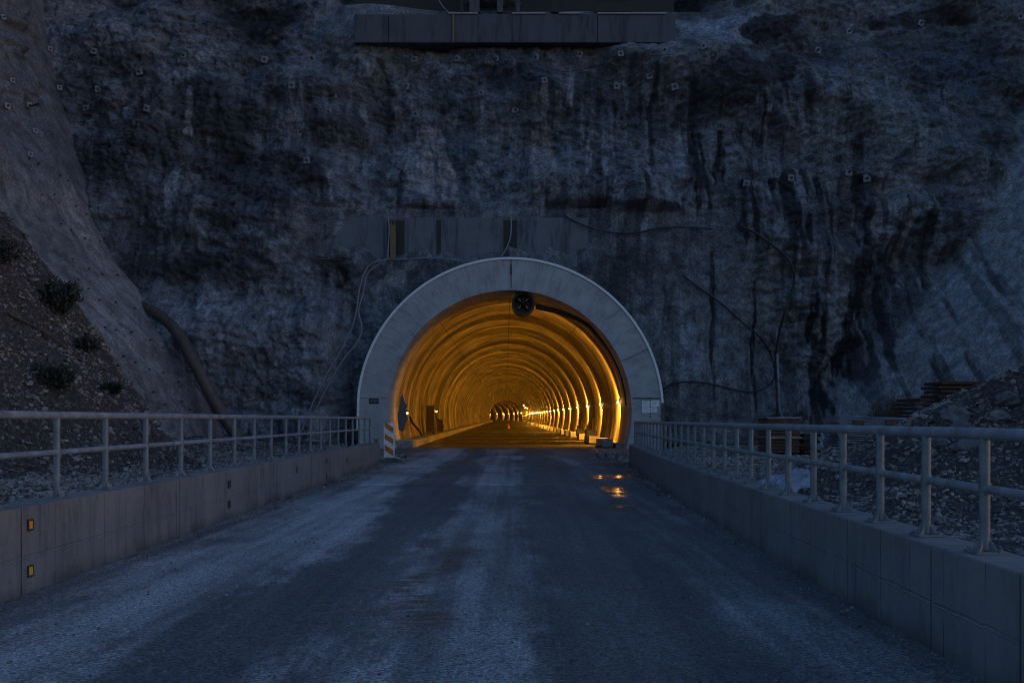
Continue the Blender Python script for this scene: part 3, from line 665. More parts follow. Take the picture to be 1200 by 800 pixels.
def put_lamp(x, y, z, label, group):
    global first
    o = lamp0 if first else copy_tree(lamp0); first = False
    o.location = (x, y, z); tag(o, label=label, cat='lamp', group=group); return o
for k, y in enumerate(ylist):
    ax, az = axis(y); z = 2.62; x = ax+math.sqrt((RI)**2-(z-TZ)**2)-.12
    put_lamp(x, y, z+az, ('%s glowing sodium lamp on the right tunnel wall, counted from the portal' % ORD[k]) if k < 14 else
             'tiny glowing sodium lamp in the dense far row along the right tunnel wall', 'sodium lamps along the right tunnel wall')
for k in range(16):
    y = 446+k*20.0; ax, az = axis(y)
    o = put_lamp(ax+7.0, y, az+3.4, 'tiny orange lamp in the curved unlined stretch at the far tunnel end', 'lamps in the far unlined stretch')
    for c in o.children:
        if c.type == 'LIGHT': c.data = ld2
# supply cable between the lamps
pts = []
for k, y in enumerate(ylist):
    ax, az = axis(y); x = ax+math.sqrt(RI**2-.62**2)-.05; pts.append((x, y, az+2.74))
    pts.append((x, y+5.8, az+2.58))
m_ = MB(); m_.tube([(p[0], p[1], p[2]) for p in pts[:-1]], .025, 5); tag(m_.build('lamp_cable', M['blackcable']), 'thin black supply cable linking the lamps on the right tunnel wall', 'cable')

# ------------------------------------------------------------ jet fan and its duct
fan = empty('jet_fan', (.62, 57.0, 7.98), label='round black ventilation fan hanging under the portal crown', cat='fan')
def ringmesh(name, r0, r1, y0, y1, mat, parent, n=40):
    m_ = MB(); bm = m_.bm; q = []
    for k in range(n):
        a = 2*math.pi*k/n; q.append([bm.verts.new((r*math.cos(a), y, r*math.sin(a))) for r, y in ((r0, y0), (r1, y0), (r1, y1), (r0, y1))])
    for k in range(n):
        for j in range(4): bm.faces.new((q[k][j], q[k][(j+1) % 4], q[(k+1) % n][(j+1) % 4], q[(k+1) % n][j]))
    return m_.build(name, mat, parent, True)
ringmesh('casing', .52, .63, -.55, .9, M['black'], fan)
m_ = MB(); m_.sph((0, -.35, 0), .13, 16); m_.cyl((0, -.3, 0), (0, .5, 0), .12, n=20); m_.build('hub', M['black'], fan, True)
for k in range(4):
    a = R(45+90*k); d = Vector((math.cos(a), 0, math.sin(a))); m_ = MB()
    rot = Matrix.Rotation(-a, 3, 'Y') @ Matrix.Rotation(R(50), 3, 'X'); m_.box(d*.30+Vector((0, -.1, 0)), (.30, .05, .13), rot, .01); m_.build('blade', M['black'], fan)
    m_ = MB(); rot = Matrix.Rotation(-a, 3, 'Y'); m_.box(d*.30+Vector((0, -.38, 0)), (.20, .02, .045), rot, .005); m_.build('guard_bar', M['amber'], fan)
m_ = MB(); m_.cyl((0, .2, 0), (0, .21, 0), .53, n=32); m_.build('back_screen', M['black'], fan)
m_ = MB(); m_.box((-.35, .1, .52), (.05, .3, .34)).box((.35, .1, .52), (.05, .3, .34)); m_.build('hanger', M['black'], fan)
th = [R(a) for a in (84, 76, 66, 58, 50, 42, 34, 26, 18, 10, 3)]
pts = [at(628, 359, 57.0), at(660, 367, 57.2)]+[Vector((TX+(RI-.16)*math.cos(t), 57.3, TZ+(RI-.16)*math.sin(t))) for t in th[4:]]
m_ = MB(); sp_ = spline(pts, 6); m_.tube(sp_, .13, 10, [.15-.10*min(1, i/(len(sp_)*.55)) for i in range(len(sp_))]); tag(m_.build('fan_duct', M['black'], None, True), 'black duct running from the fan down the right side of the arch', 'duct')

# ------------------------------------------------------------ parapet walls and railings
def parapet(name, fx, side, hh, joints, mat, label):
    root = empty(name, (fx(10), 10, 0), label=label, cat='wall'); V = []; Fc = []; UVs = []
    ys = sorted([-14]+joints+[YE])
    for a, b in zip(ys[:-1], ys[1:]):
        n = max(2, int((b-a)/.7)+1); g0 = len(V)
        yy = np.linspace(a+.012, b-.012, n); bv = .010
        prof = lambda y: [(0, -.1), (0, hh(y)-bv), (bv, hh(y)), (WT-bv, hh(y)), (WT, hh(y)-bv), (WT, -.1)]
        for y in yy:
            for j, (u, z) in enumerate(prof(y)): V.append((fx(y)+side*u-fx(10), y-10, z)); UVs.append((y, z+(u if j > 1 else 0)))
        for k in range(n-1):
            for j in range(5):
                q = (g0+k*6+j, g0+k*6+j+1, g0+(k+1)*6+j+1, g0+(k+1)*6+j); Fc.append(q if side < 0 else q[::-1])
        # end caps as two quads each
        for base, rev in ((g0, side > 0), (g0+(n-1)*6, side < 0)):
            for q in ((0, 1, 4, 5), (1, 2, 3, 4)):
                q = tuple(base+j for j in q); Fc.append(q[::-1] if rev else q)
    arr_mesh('wall_body', V, Fc, mat, root, uv=UVs); return root
pl_ = parapet('parapet_wall', xl, -1, hl, [-4, 3, 9.3, 13.9, 18.6, 23.6, 28.5, 33], M['wall_l'], 'warm grey concrete parapet wall along the left side of the road')
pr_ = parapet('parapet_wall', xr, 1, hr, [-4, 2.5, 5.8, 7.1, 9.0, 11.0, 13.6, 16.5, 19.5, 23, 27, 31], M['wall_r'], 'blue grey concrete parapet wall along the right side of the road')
def refl(y, z, mat, s=.075, label=None, nm='reflector'):
    m_ = MB(); x = xl(y)+.008-xl(10)
    m_.box((x, y-10, z), (.02, s, s), bev=.004); o = m_.build(nm, mat, pl_)
    m2 = MB(); w_ = s*.62
    for dy, dz, a, b in ((0, w_, s*1.35, .012), (0, -w_, s*1.35, .012), (w_, 0, .012, s*1.35), (-w_, 0, .012, s*1.35)): m2.box((x, y-10+dy, z+dz), (.024, a, b))
    m2.build('reflector_frame', M['bolt'], o)
    if label: o['label'] = label
refl(9.46, .625, M['amber'], label='orange upper reflector'); refl(9.46, .20, M['yellow'], label='yellow lower reflector')
for y, z, mt in ((16.4, .56, M['wall_l']), (16.4, .24, M['wall_l']), (21.9, .52, M['ochre']), (25.6, .55, M['ochre']), (25.6, .18, M['ochre']), (29.0, .45, M['bolt'])): refl(y, z, mt, .09)
def railing(fx, off_, pys, ztop, zmid, hh, label):
    root = empty('railing', (fx(10)+off_, 10, hh(10)), label=label, cat='railing')
    L = lambda y, z: (fx(y)+off_-fx(10)-off_, y-10, z-hh(10))
    yy = list(np.linspace(pys[0]-.5, pys[-1]+.15, 40))
    m_ = MB(); m_.tube([L(y, ztop(y)) for y in yy], .040, 14); m_.build('top_rail', M['galv'], root, True)
    m_ = MB(); m_.tube([L(y, zmid(y)) for y in yy], .030, 12); m_.build('middle_rail', M['galv'], root, True)
    for y in pys:
        m_ = MB(); z0 = hh(y)
        m_.cyl(L(y, z0+.02), L(y, ztop(y)), .034, n=14); m_.cyl(L(y, zmid(y)-.04), L(y, zmid(y)+.04), .039, n=14)
        p = m_.build('post', M['galv2'], root, True)
        m2 = MB(); c = L(y, z0); m2.box((c[0], c[1], c[2]+.0085), (.19, .19, .015), bev=.003)
        for a in (0, 90, 180, 270):
            d = Vector((math.cos(R(a+45)), math.sin(R(a+45)), 0)); rot = Matrix.Rotation(R(a+45), 3, 'Z')
            q0 = Vector((c[0], c[1], c[2]+.016))
            m2.prism([q0+d*.032-rot.col[1]*.004, q0+d*.085-rot.col[1]*.004, q0+d*.032-rot.col[1]*.004+Vector((0, 0, .08))], rot.col[1]*.008)
            e = Vector((math.copysign(1, d.x)*.07, math.copysign(1, d.y)*.07, 0)); m2.cyl(q0+e, q0+e+Vector((0, 0, .018)), .013, n=6)
        m2.build('base_plate', M['galv2'], p)
def post_ys(px, fx, off_):
    lo_, hi_ = 2., 60.
    s = 1 if px > CX else -1
    for _ in range(50):
        m = (lo_+hi_)/2
        if s*((fx(m)+off_)/m*F - (px-CX)) > 0: lo_ = m
        else: hi_ = m
    return m
pyR = [post_ys(p, xr, .19) for p in (1154, 1085.5, 1031.5, 988, 953.3, 924, 900.5, 880, 863.5, 849, 836, 824.6, 814, 806)]
d0 = pyR[1]-pyR[0]; d1 = (pyR[-1]-pyR[6])/7; pre = [pyR[0]-d1*k for k in range(12, 0, -1)]
y = pyR[-1]
while y+d1 < YE-.1: y += d1; pyR.append(y)
pyR = pre+pyR
pyL = [post_ys(p, xl, -.19) for p in (66.6, 123.5, 171, 212, 246, 274.6, 293+5, 318)]
d1 = (pyL[5]-pyL[0])/5; pyL = pyL[:6]; pre = [pyL[0]-d1*k for k in range(12, 0, -1)]; y = pyL[-1]
while y+d1 < YE-.1: y += d1; pyL.append(y)
pyL = pre+pyL
railing(xr, .19, pyR, lambda y: 1.505, lambda y: 1.145, hr, 'galvanised pipe railing on the right parapet, nearer to the camera')
railing(xl, -.19, pyL, lambda y: 1.64, lambda y: 1.262, hl, 'galvanised pipe railing on the left parapet wall')

# ------------------------------------------------------------ delineator board
db = empty('delineator_board', (-4.56, 38, 0), label='white and orange striped delineator board where the left railing ends', cat='traffic sign')
m_ = MB(); m_.box((0, 0, .81), (.40, .035, 1.28), bev=.01); m_.build('board', M['white'], db)
for k in range(3):
    z = .40+k*.42; m_ = MB(); m_.prism([(-.16, -.022, z+.26), (-.16, -.022, z+.05), (.16, -.022, z-.16), (.16, -.022, z+.05)], (0, .004, 0)); m_.build('stripe', M['orange'], db)
m_ = MB(); m_.box((0, 0, .06), (.85, .42, .11), bev=.02).box((0, 0, .14), (.3, .2, .08), bev=.02); m_.build('foot', M['rubber'], db)
m_ = MB(); m_.box((.33, -.05, .16), (.2, .5, .035), Matrix.Rotation(R(18), 3, 'Y'), .008); m_.build('foot_clip', M['sheetm'], db)
m_ = MB(); m_.box((0, 0, .42), (.13, .13, .84), bev=.01).box((0, 0, .86), (.2, .2, .05), bev=.01); o = m_.build('marker_post', M['ochre']); o.location = (-4.98, 37.6, 0)
tag(o, 'short ochre post at the end of the left parapet behind the striped board', 'post')

# ------------------------------------------------------------ signs on the portal
m_ = MB(); m_.box((0, 0, 0), (.52, .03, .27), bev=.005); so = m_.build('sign_plate', M['black'])
s0 = so; s0.location = (-7.55, 55.98, 2.58); tag(s0, 'small dark name plate on the left leg of the portal', 'sign')
m_ = MB(); [m_.box((-.19+.055*k, -.018, .03), (.035, .004, .06)) for k in range(8)]; m_.box((0, -.018, -.07), (.4, .004, .02)); m_.build('lettering', M['cable'], s0)
nt = empty('notice_sheets', (7.58, 55.96, 2.27), label='patch of white notice sheets taped on the right leg of the portal', cat='notice')
for i, (x, z, w_, h_) in enumerate([(-.27, .17, .42, .32), (.22, .18, .50, .34), (-.25, -.17, .46, .33), (.16, -.16, .36, .3)]):
    m_ = MB(); m_.box((x, 0, z), (w_, .012, h_)); p = m_.build('sheet', M['paper'], nt)
    m_ = MB()
    for r_ in range(4): m_.box((x-.02, -.008, z+.1-r_*.065), (w_*random.uniform(.4, .75), .004, .012))
    m_.build('print', M['cable'], p)
m_ = MB(); [m_.box((-.03, -.012, .5-k*.17), (.06, .01, .08)) for k in range(7)]; m_.build('fixing_strip', M['black'], nt)

# ------------------------------------------------------------ concrete beams in the cliff
def beam_obj(name, px0, px1, py0, py1, Yf, dep, label, joints=()):
    a = at(px0, py0, Yf); b = at(px1, py1, Yf); root = empty(name, ((a.x+b.x)/2, Yf, b.z), label=label, cat='beam')
    m_ = MB(); xs = [a.x]+[at(j, 0, Yf).x for j in joints]+[b.x]
    for x0, x1 in zip(xs[:-1], xs[1:]): m_.box(((x0+x1)/2-(a.x+b.x)/2, dep/2, (a.z-b.z)/2), (x1-x0-.03, dep, a.z-b.z), bev=.02)
    m_.build('beam_body', M['beam' if 'top' in label or 'across' in label else 'band'], root); return root, a, b
r1, a1, b1 = beam_obj('capping_beam', 415, 792, 17, 50, 61.7, 4, 'long dark concrete beam across the top of the cliff', (455, 560, 600, 700))
m_ = MB()
for px0, px1 in ((525, 560), (600, 640), (655, 680), (700, 780)):
    q0 = at(px0, 17, 61.7); q1 = at(px1, 17, 61.7); m_.box(((q0.x+q1.x)/2-r1.location.x, .35, a1.z-r1.location.z+.04), (q1.x-q0.x, .9, .08), bev=.02)
m_.build('mortar_bed', M['portal'], r1)
r2, a2, b2 = beam_obj('concrete_band', 366, 690, 255, 304, 58.42, 2.5, 'stained concrete band above the portal arch', (450, 478, 512, 597))
m_ = MB()
for px0, px1 in ((454, 474), (512, 517), (590, 606)):
    m_ = MB(); q0 = at(px0, 258, 58.42); q1 = at(px1, 300, 58.42); m_.box(((q0.x+q1.x)/2-r2.location.x, -.006, (q0.z+q1.z)/2-r2.location.z), (q1.x-q0.x, .03, q0.z-q1.z)); m_.build('recess_panel', M['wood'], r2)
# posts, a panel and a dark shade backing in the recess above the beam
for k, (px, wpx, dep, mt, lab) in enumerate([(470, 5, .3, 'wood', 'leftmost dark timber post above the top beam'), (541, 4, .3, 'wood', 'dark timber post above the top beam, second from left'), (556, 12, .25, 'beam', 'pale wide post above the top beam near its middle'),
        (586, 7, .25, 'beam', 'narrow pale post above the top beam just left of centre'), (607, 4, .3, 'beam', 'thin post above the beam over the tunnel crown'), (650, 8, .3, 'wood', 'dark post above the top beam right of centre')]):
    p = at(px, 17, 63.4); m_ = MB(); m_.box((0, 0, 1.6), (wpx*63.4/F, dep, 3.2), bev=.015); o = m_.build('support_post', M[mt]); o.location = (p.x, 63.4, p.z+.09)
    tag(o, lab, 'post', 'posts standing on the top beam')
p = at(718, 16, 63.6); q = at(740, 3, 63.6); m_ = MB(); m_.box((0, 0, (q.z-p.z)/2), (2.3, .08, q.z-p.z), bev=.01); o = m_.build('panel', M['wood']); o.location = (p.x, 63.6, p.z+.09)
m_ = MB(); m_.box((0, -.02, q.z-p.z+.03), (2.4, .16, .06)); m_.build('top_edge', M['cable'], o); tag(o, 'dark rectangular panel with a pale top edge on the right of the top beam', 'panel')
m_ = MB(); a = at(415, 17, 65); b = at(790, 17, 65); m_.box(((a.x+b.x)/2, 65.1, a.z+2.4), (b.x-a.x, .2, 4.9)); tag(m_.build('shade_backing', M['wood']), 'dark sheet painting the shade in the recess above the top beam', 'shade_backing')  # dark sheet added to paint the shade at the back of the recess

# ------------------------------------------------------------ anchor plates
def make_plate(s=.42):
    r = empty('anchor_plate'); m_ = MB(); m_.box((0, 0, 0), (s, .05, s), bev=.012); m_.build('plate', M['steel'], r)
    m_ = MB(); m_.cyl((0, -.02, 0), (0, -.16, 0), .085, n=6); m_.cyl((0, -.14, 0), (0, -.30, 0), .035, n=8); m_.build('bolt', M['bolt'], r); return r
plate0 = make_plate(); pf = True
PL = [(3, 22, 'pale anchor plate at the far left edge near the top'), (13.5, 96, 'anchor plate on the left side slope near the picture edge, upper'), (57.5, 59, 'leftmost anchor plate in the upper left dark rock'),
 (110, 60, 'second anchor plate in the upper left dark rock, above a close pair'), (163, 84, 'anchor plate below the greenish rock patch, upper left'), (68.5, 104.5, 'anchor plate beside the top edge of the pale side slope'),
 (115, 104.5, 'anchor plate straight below the second upper left plate'), (101, 127, 'lowest of the three plates near the top of the slope edge'), (172, 127, 'plate left of the dark rock hollow, upper left'),
 (7.5, 126, 'anchor plate on the side slope just left of the projecting bar'), (33, 125, 'anchor plate with a dark bar sticking out to the right'), (40, 155, 'small plate on the side slope below the barred plate'), (34, 182.5, 'lowest anchor plate on the left side slope'),
 (215, 65, 'rough tilted plate on the greenish rock patch'), (310, 70, 'plate on the rock ridge left of the top beam'), (366, 69, 'plate left of and below the left end of the top beam'), (391.5, 112, 'upper plate of a close pair left of centre'),
 (385, 131, 'lower tilted plate of a close pair left of centre'), (359.5, 188, 'lone plate in the dark rock left of the fan shaped streaks'), (342, 100, 'small dark plate on the ridge above the hollow'), (352, 155, 'small dark plate on the ridge below the hollow'),
 (485.7, 69.5, 'first plate from the left in the row below the top beam'), (535.7, 69, 'second plate from the left in the row below the top beam'), (581.5, 69, 'third plate from the left in the row below the top beam'), (628, 67.5, 'fourth plate from the left in the row below the top beam'),
 (679.5, 64, 'fifth plate from the left in the row below the top beam'), (727.5, 63, 'sixth plate from the left in the row below the top beam'), (779, 58.5, 'seventh plate from the left in the row below the top beam'),
 (761, 89.5, 'plate below the right end of the top beam, left of its neighbour'), (791, 101.5, 'rightmost plate of the second row below the top beam'), (638.3, 94, 'plate at the head of the widest pale streak'), (476, 101, 'plate at the left end of the second row'),
 (487, 134, 'dark plate above the fan shaped pale streaks'), (564, 109, 'plate above a long thin streak left of centre'), (604, 129, 'dark brownish plate near the centre of the cliff'), (723, 101, 'dark plate over the dark hollow right of centre'),
 (824.6, 54, 'pale plate at the edge of the bright blue rock patch'), (995, 37, 'dark plate high on the right cliff, left of its neighbour'), (1079.5, 27, 'dark square plate high on the right cliff'), (1196, 20, 'pale plate in the upper right corner'),
 (958.6, 59, 'pale plate at the head of a short streak on the right cliff'), (875, 215, 'plate at the head of the leftmost black streak, right'), (927, 208.5, 'plate above the wide black streaks, right of the first'), (995, 202, 'small bright plate right of the black streaks'), (1016, 209, 'dark plate between the black streaks and the right slope')]
def on_slope(px, py):
    Y = 25.
    while Y < 70:
        p = at(px, py, Y)
        if p.x <= float(slope_x(np.array(Y), np.array(p.z)))+.04: return p
        Y += .04
    return at(px, py, 60)
for px, py, lab in PL:
    a = surf(px, py, .10); sl = False
    if px < 80: 
        b = on_slope(px, py)
        if b.y < a.y: a = b; sl = True
    o = plate0 if pf else copy_tree(plate0); pf = False
    if sl: a = a+Vector((.12, -.1, .05))
    o.location = a; o.rotation_euler = (random.uniform(-.12, .12), random.uniform(-.25, .25), (R(50) if sl else 0)+random.uniform(-.25, .25))
    s_ = random.uniform(.78, 1.0)*(.75 if sl else 1); o.scale = (s_, s_, s_)
    tag(o, label=lab, cat='anchor plate', group='rock anchor plates on the cliff')
p = on_slope(34, 125); m_ = MB(); m_.cyl((0, 0, 0), (.9, -.6, -.02), .06, n=8); o = m_.build('steel_bar', M['bolt']); o.location = p; tag(o, 'dark steel bar projecting from an anchor plate at upper left', 'bar')
# short drain pins on the smooth slope
m_ = MB(); m_.cyl((0, 0, 0), (.16, -.16, .0), .045, .03, n=7); pin0 = m_.build('drain_pin', M['bolt']); fp = True
for r_ in range(9):
    for k in range(5):
        px = 62+r_*19+k*17-r_*1+random.uniform(-5, 5)-30; py = 190+r_*38+random.uniform(-6, 6)+k*6
        lim = float(np.interp(py, [111, 202, 267, 311, 355, 402, 452, 513], [69, 98, 118, 142, 165, 202, 229, 263]))
        if px > lim-5 or py > 480 or px < lim-95: continue
        p = on_slope(px, py); o = pin0 if fp else pin0.copy()
        if not fp: COL.objects.link(o)
        fp = False; o.location = p; tag(o, 'short dark drain pin sticking out of the smooth side slope', 'pin', 'drain pins in the smooth side slope')

# ------------------------------------------------------------ cables, pipes
def cable(name, pxs, r, mat, label, cat='cable', off_=.1, Y=None, n=6):
    if Y is None:
        raw = [surf(a, b, off_+.12) for a, b in pxs]
        yy = [p.y for p in raw]; sm = [min(yy[max(0, i-1):i+2]) for i in range(len(yy))]
        pts = [at(a, b, y) for (a, b), y in zip(pxs, sm)]
    elif isinstance(Y, (list, tuple)): pts = [at(a, b, y) for (a, b), y in zip(pxs, Y)]
    else: pts = [at(a, b, Y) for a, b in pxs]
    m_ = MB(); m_.tube(spline(pts, n), r, 8); return tag(m_.build(name, mat, None, True), label, cat)
cable('cable', [(452, 307), (440, 312), (430, 322), (425, 345), (420, 365), (424, 385), (418, 402), (403, 420), (388, 445), (375, 470), (366, 492), (360, 510)], .045, M['cable'], 'right hand one of two grey cables hanging left of the portal', Y=55.2)
cable('cable', [(452, 305), (437, 308), (428, 318), (421, 340), (418, 362), (412, 385), (400, 410), (385, 435), (372, 460), (360, 488), (352, 508)], .045, M['cable'], 'left hand one of two grey cables hanging left of the portal', Y=55.1)
cable('cable', [(450, 304), (470, 304), (500, 302), (520, 303), (545, 306), (560, 304)], .04, M['cable'], 'grey cable running from the yellow post to the arch rim', Y=[58.0, 58.0, 58.0, 57.9, 57.6, 57.4])
cable('cable', [(599, 254), (599, 266), (598, 278), (594, 290), (588, 300)], .04, M['cable'], 'thin cable dropping onto the crown of the portal', Y=58.0)
cable('cable', [(455, 254), (456, 270), (455, 290), (454, 304)], .045, M['cable'], 'thin vertical cable beside the yellow post on the concrete band', Y=58.0)
cable('cable', [(660, 252), (675, 260), (695, 268), (720, 273), (745, 273), (770, 268), (800, 266), (835, 268)], .045, M['blackcable'], 'black cable sagging from the right end of the concrete band')
cable('cable', [(868, 265), (885, 273), (905, 287), (922, 302), (930, 318), (929, 340), (920, 365), (912, 395), (909, 425), (910, 455), (911, 488), (906, 505)], .07, M['blackcable'], 'thick black cable looping down the right cliff to the ground')
cable('cable', [(800, 322), (820, 338), (845, 355), (870, 378), (890, 395), (903, 415), (908, 438), (900, 452), (880, 459), (855, 455), (825, 448), (795, 448), (779, 455), (775, 470)], .055, M['blackcable'], 'black cable curving low across the right cliff to the arch')
cable('drain_pipe', [(910, 385), (911, 415), (912, 445), (913, 475), (918, 492), (926, 505)], .07, M['sheetm'], 'pale plastic drain pipe standing against the right cliff', 'pipe', off_=.25)
cable('wire', [(640, 78), (660, 84), (690, 80), (720, 72), (760, 66), (790, 64)], .02, M['blackcable'], 'thin wire slung below the right part of the top beam', 'wire')
cable('wire', [(514, 0), (519, 8), (526, 15)], .03, M['cable'], 'pale wire end standing on the top beam left of centre', 'wire', Y=61.6)
cable('rust_pipe', [(531, 16), (531, 30), (531, 50)], .05, M['ochre'], 'rusty vertical pipe crossing the top beam', 'pipe', Y=61.6)
m_ = MB(); m_.box((0, 0, 0), (.30, .14, 1.95), bev=.02).cyl((-.1, 0, .98), (-.1, 0, 1.2), .03).cyl((.1, 0, .98), (.1, 0, 1.2), .03); o = m_.build('hanging_bar', M['ochre']); p = at(460.5, 284, 58.0); o.location = p
tag(o, 'yellow rusty bar hanging on the concrete band left of the arch', 'bar')
pp = [(150, 345), (168, 360), (184, 368), (201, 382), (216, 403), (229, 428), (243, 455), (257, 480), (272, 503), (288, 525), (296, 545)]
pts = [at(a, b, y) for (a, b), y in zip(pp, [60.3, 58.2, 57.0, 56.2, 55.2, 54.7, 54.4, 54.2, 54.0, 53.8, 53.6])]
m_ = MB(); sp_ = spline(pts, 8); m_.tube(sp_, .31, 20, [.31+.012*(i % 4 == 0) for i in range(len(sp_))]); tag(m_.build('drain_hose', M['pipe'], None, True), 'thick brown pipe running down beside the smooth side slope', 'pipe')

# ------------------------------------------------------------ things inside the tunnel
def lx(y, w_=0): return axis(y)[0]
def cabinet(y, x, z0, w_, h_, d_, label, lampy=True):
    r = empty('equipment_cabinet', (x, y, z0), label=label, cat='cabinet')
    m_ = MB(); m_.box((0, 0, h_/2+.12), (w_, d_, h_), bev=.02); m_.build('housing', M['bolt'], r)
    m_ = MB(); [m_.box((sx*(w_/2-.05), 0, .06), (.07, d_*.8, .13)) for sx in (-1, 1)]; m_.build('feet', M['black'], r)
    m_ = MB(); m_.box((w_*.05, -d_/2-.01, h_/2+.12), (w_*.82, .02, h_*.86), bev=.004); m_.box((w_*.3, -d_/2-.03, h_*.55), (.03, .03, .12)); m_.build('door', M['darkrust'], r)
    return r
cabinet(78, lx(78)-5.95, .42, .62, 2.1, .8, 'tall dark cabinet on the left walkway inside the tunnel')
cabinet(91, lx(91)-6.05, .45, .5, 1.0, .6, 'low dark cabinet behind the tall one on the left walkway')
m_ = MB(); m_.prism([(-.22, 0, .1), (.05, 0, .0), (.16, 0, .4), (.30, 0, .7), (.20, 0, 1.1), (.26, 0, 1.5), (.08, 0, 1.7), (.02, 0, 2.1), (-.12, 0, 1.9), (-.2, 0, 1.3), (-.28, 0, .9)], (0, .12, 0)); o = m_.build('torn_membrane', M['rubber']); o.location = (-6.22, 58.2, .9); tag(o, 'torn grey blue sheet hanging at the left tunnel mouth', 'sheet')
hoses = [([(480, 488), (484, 496), (490, 503), (495, 511)], 66, 'black hose sloping down the left tunnel wall'), ([(509, 480), (512, 490), (517, 494), (519, 500), (517, 508)], 90, 'bent black hose beside the low cabinet')]
for pts_, y, lab in hoses: cable('hose', pts_, .07, M['black'], lab, 'hose', Y=y)
for x, y, z, lab in ((-6.05, 59.2, 1.95, 'small lamp glowing by the torn sheet at the left tunnel mouth'), (-5.75, 78, 2.2, 'small lamp glowing beside the tall dark cabinet')):
    o = empty('site_lamp', (x, y, z), label=lab, cat='lamp'); m_ = MB(); m_.sph((0, 0, 0), .04, 10); m_.build('bulb', M['bulb'], o, True)
    m_ = MB(); m_.cyl((0, 0, .05), (0, 0, .18), .03); m_.box((0, .06, .12), (.12, .03, .12)); m_.build('holder', M['black'], o)
def machine(x, y, z, s, label):
    r = empty('water_pump', (x, y, z), label=label, cat='pump'); r.scale = (s, s, s)
    m_ = MB(); m_.box((0, 0, .38), (.8, 1.2, .5), bev=.05); m_.build('housing', M['black'], r)
    m_ = MB(); m_.cyl((.1, -.2, .6), (.1, -.2, 1.25), .13, .08); m_.sph((.1, -.2, 1.28), .12); m_.cyl((-.2, .3, .6), (-.2, .3, .95), .1); m_.build('intake', M['bolt'], r, True)
    m_ = MB(); [m_.cyl((sx*.34-.05, q, .16), (sx*.34+.05, q, .16), .16, n=14) for sx in (-1, 1) for q in (-.4, .4)]; m_.build('wheels', M['rubber'], r)
machine(lx(70)+5.75, 72.0, .24, 1.0, 'dark pump standing by the right tunnel wall under the second lamp'); machine(lx(84)+5.9, 84, .24, .9, 'dark pump by the right tunnel wall under the third lamp')
# work platform with lamps deep in the tunnel
wp = empty('work_platform', (lx(262)+4.9, 262, .5), label='wheeled scaffold platform with lamps deep on the right of the tunnel', cat='scaffold')
m_ = MB()
for sx in (-.9, .9):
    for q in (-1.4, 1.4): m_.cyl((sx, q, .3), (sx, q, 3.6), .06, n=8)
for z in (1.2, 2.3, 3.5):
    for sx in (-.9, .9): m_.cyl((sx, -1.4, z), (sx, 1.4, z), .05, n=8)
    for q in (-1.4, 1.4): m_.cyl((-.9, q, z), (.9, q, z), .05, n=8)
m_.cyl((-.9, -1.4, 1.2), (.9, -1.4, 2.3), .04, n=8); m_.cyl((.9, -1.4, 2.3), (-.9, -1.4, 3.5), .04, n=8); m_.build('frame', M['bolt'], wp)
m_ = MB(); m_.box((0, 0, 2.36), (1.9, 2.9, .08)).box((0, 0, 1.26), (1.9, 2.9, .08)); m_.build('deck', M['wood'], wp)
for x, z in ((-.5, 4.6), (-.1, 4.0), (.4, 3.9), (.3, 2.9)):
    m_ = MB(); m_.sph((x, -1.5, z), .08, 10); m_.build('lamp', M['bulb'], wp, True)
m_ = MB(); m_.cyl((-.3, -1.4, 3.5), (-.3, -1.4, 4.7), .04, n=8); m_.cyl((-.5, -1.4, 4.6), (.4, -1.4, 3.9), .03, n=6); m_.build('mast', M['bolt'], wp)
tc = empty('traffic_cone', (-.5, 150, axis(150)[1]), label='small cone far off in the middle of the tunnel floor', cat='traffic cone')
m_ = MB(); m_.cyl((0, 0, .03), (0, 0, .75), .22, .04, 20); m_.build('cone', M['orange'], tc, True); m_ = MB(); m_.box((0, 0, .02), (.55, .55, .04), bev=.01); m_.build('base', M['rubber'], tc)

# ------------------------------------------------------------ stacks and sheets behind the right railing
def zr(x, y): return float(terr_r(np.array(x), np.array(y)))
def stack(name, x, y, rz, w_, d_, n_, th_, mats, label, cat, jitter=.04, gap=.3, z0=None):
    z = zr(x, y)-.03 if z0 is None else z0; r = empty(name, (x, y, z), rz, label=label, cat=cat)
    m_ = MB()
    for sx in (-.35, .35): m_.box((sx*w_, 0, .05), (.1, d_, .1))
    m_.build('bearer', M['wood'], r); zz = .10
    for k in range(n_):
        m_ = MB(); dx, dy = random.uniform(-jitter, jitter), random.uniform(-jitter, jitter)
        m_.box((dx, dy, zz+th_*.5), (w_, d_, th_*(1-gap)), Matrix.Rotation(random.uniform(-.02, .02), 3, 'Z'), .008)
        m_.build('sheet_panel', M[mats[k % len(mats)]], r); zz += th_
    return r, zz
r, zz = stack('panel_stack', 13.2, 38.0, R(-4), 2.7, 2.2, 18, .075, ['corr'], 'stack of ribbed steel panels with a bluish cover behind the right railing', 'panel stack')
m_ = MB(); m_.box((.1, 0, zz+.02), (2.8, 2.3, .035), Matrix.Rotation(R(1.2), 3, 'Y'), .006); m_.build('cover_sheet', M['blue'], r)
m_ = MB(); m_.box((-.62, -1.14, zz-.28), (.38, .1, .42), bev=.02).box((.55, -1.14, zz-.28), (.42, .1, .42), bev=.02); m_.build('packer', M['rust'], r)
r, zz = stack('panel_stack', 15.2, 38.6, R(3), 1.7, 2.2, 17, .08, ['blue', 'corr'], 'stack of bluish sheets half buried by the right rubble heap', 'panel stack')
r, zz = stack('steel_stack', 9.95, 38.2, R(2), 1.2, 1.3, 11, .115, ['rust'], 'rusty stack of steel beams at the foot of the right cliff', 'steel stack', .03, .25)
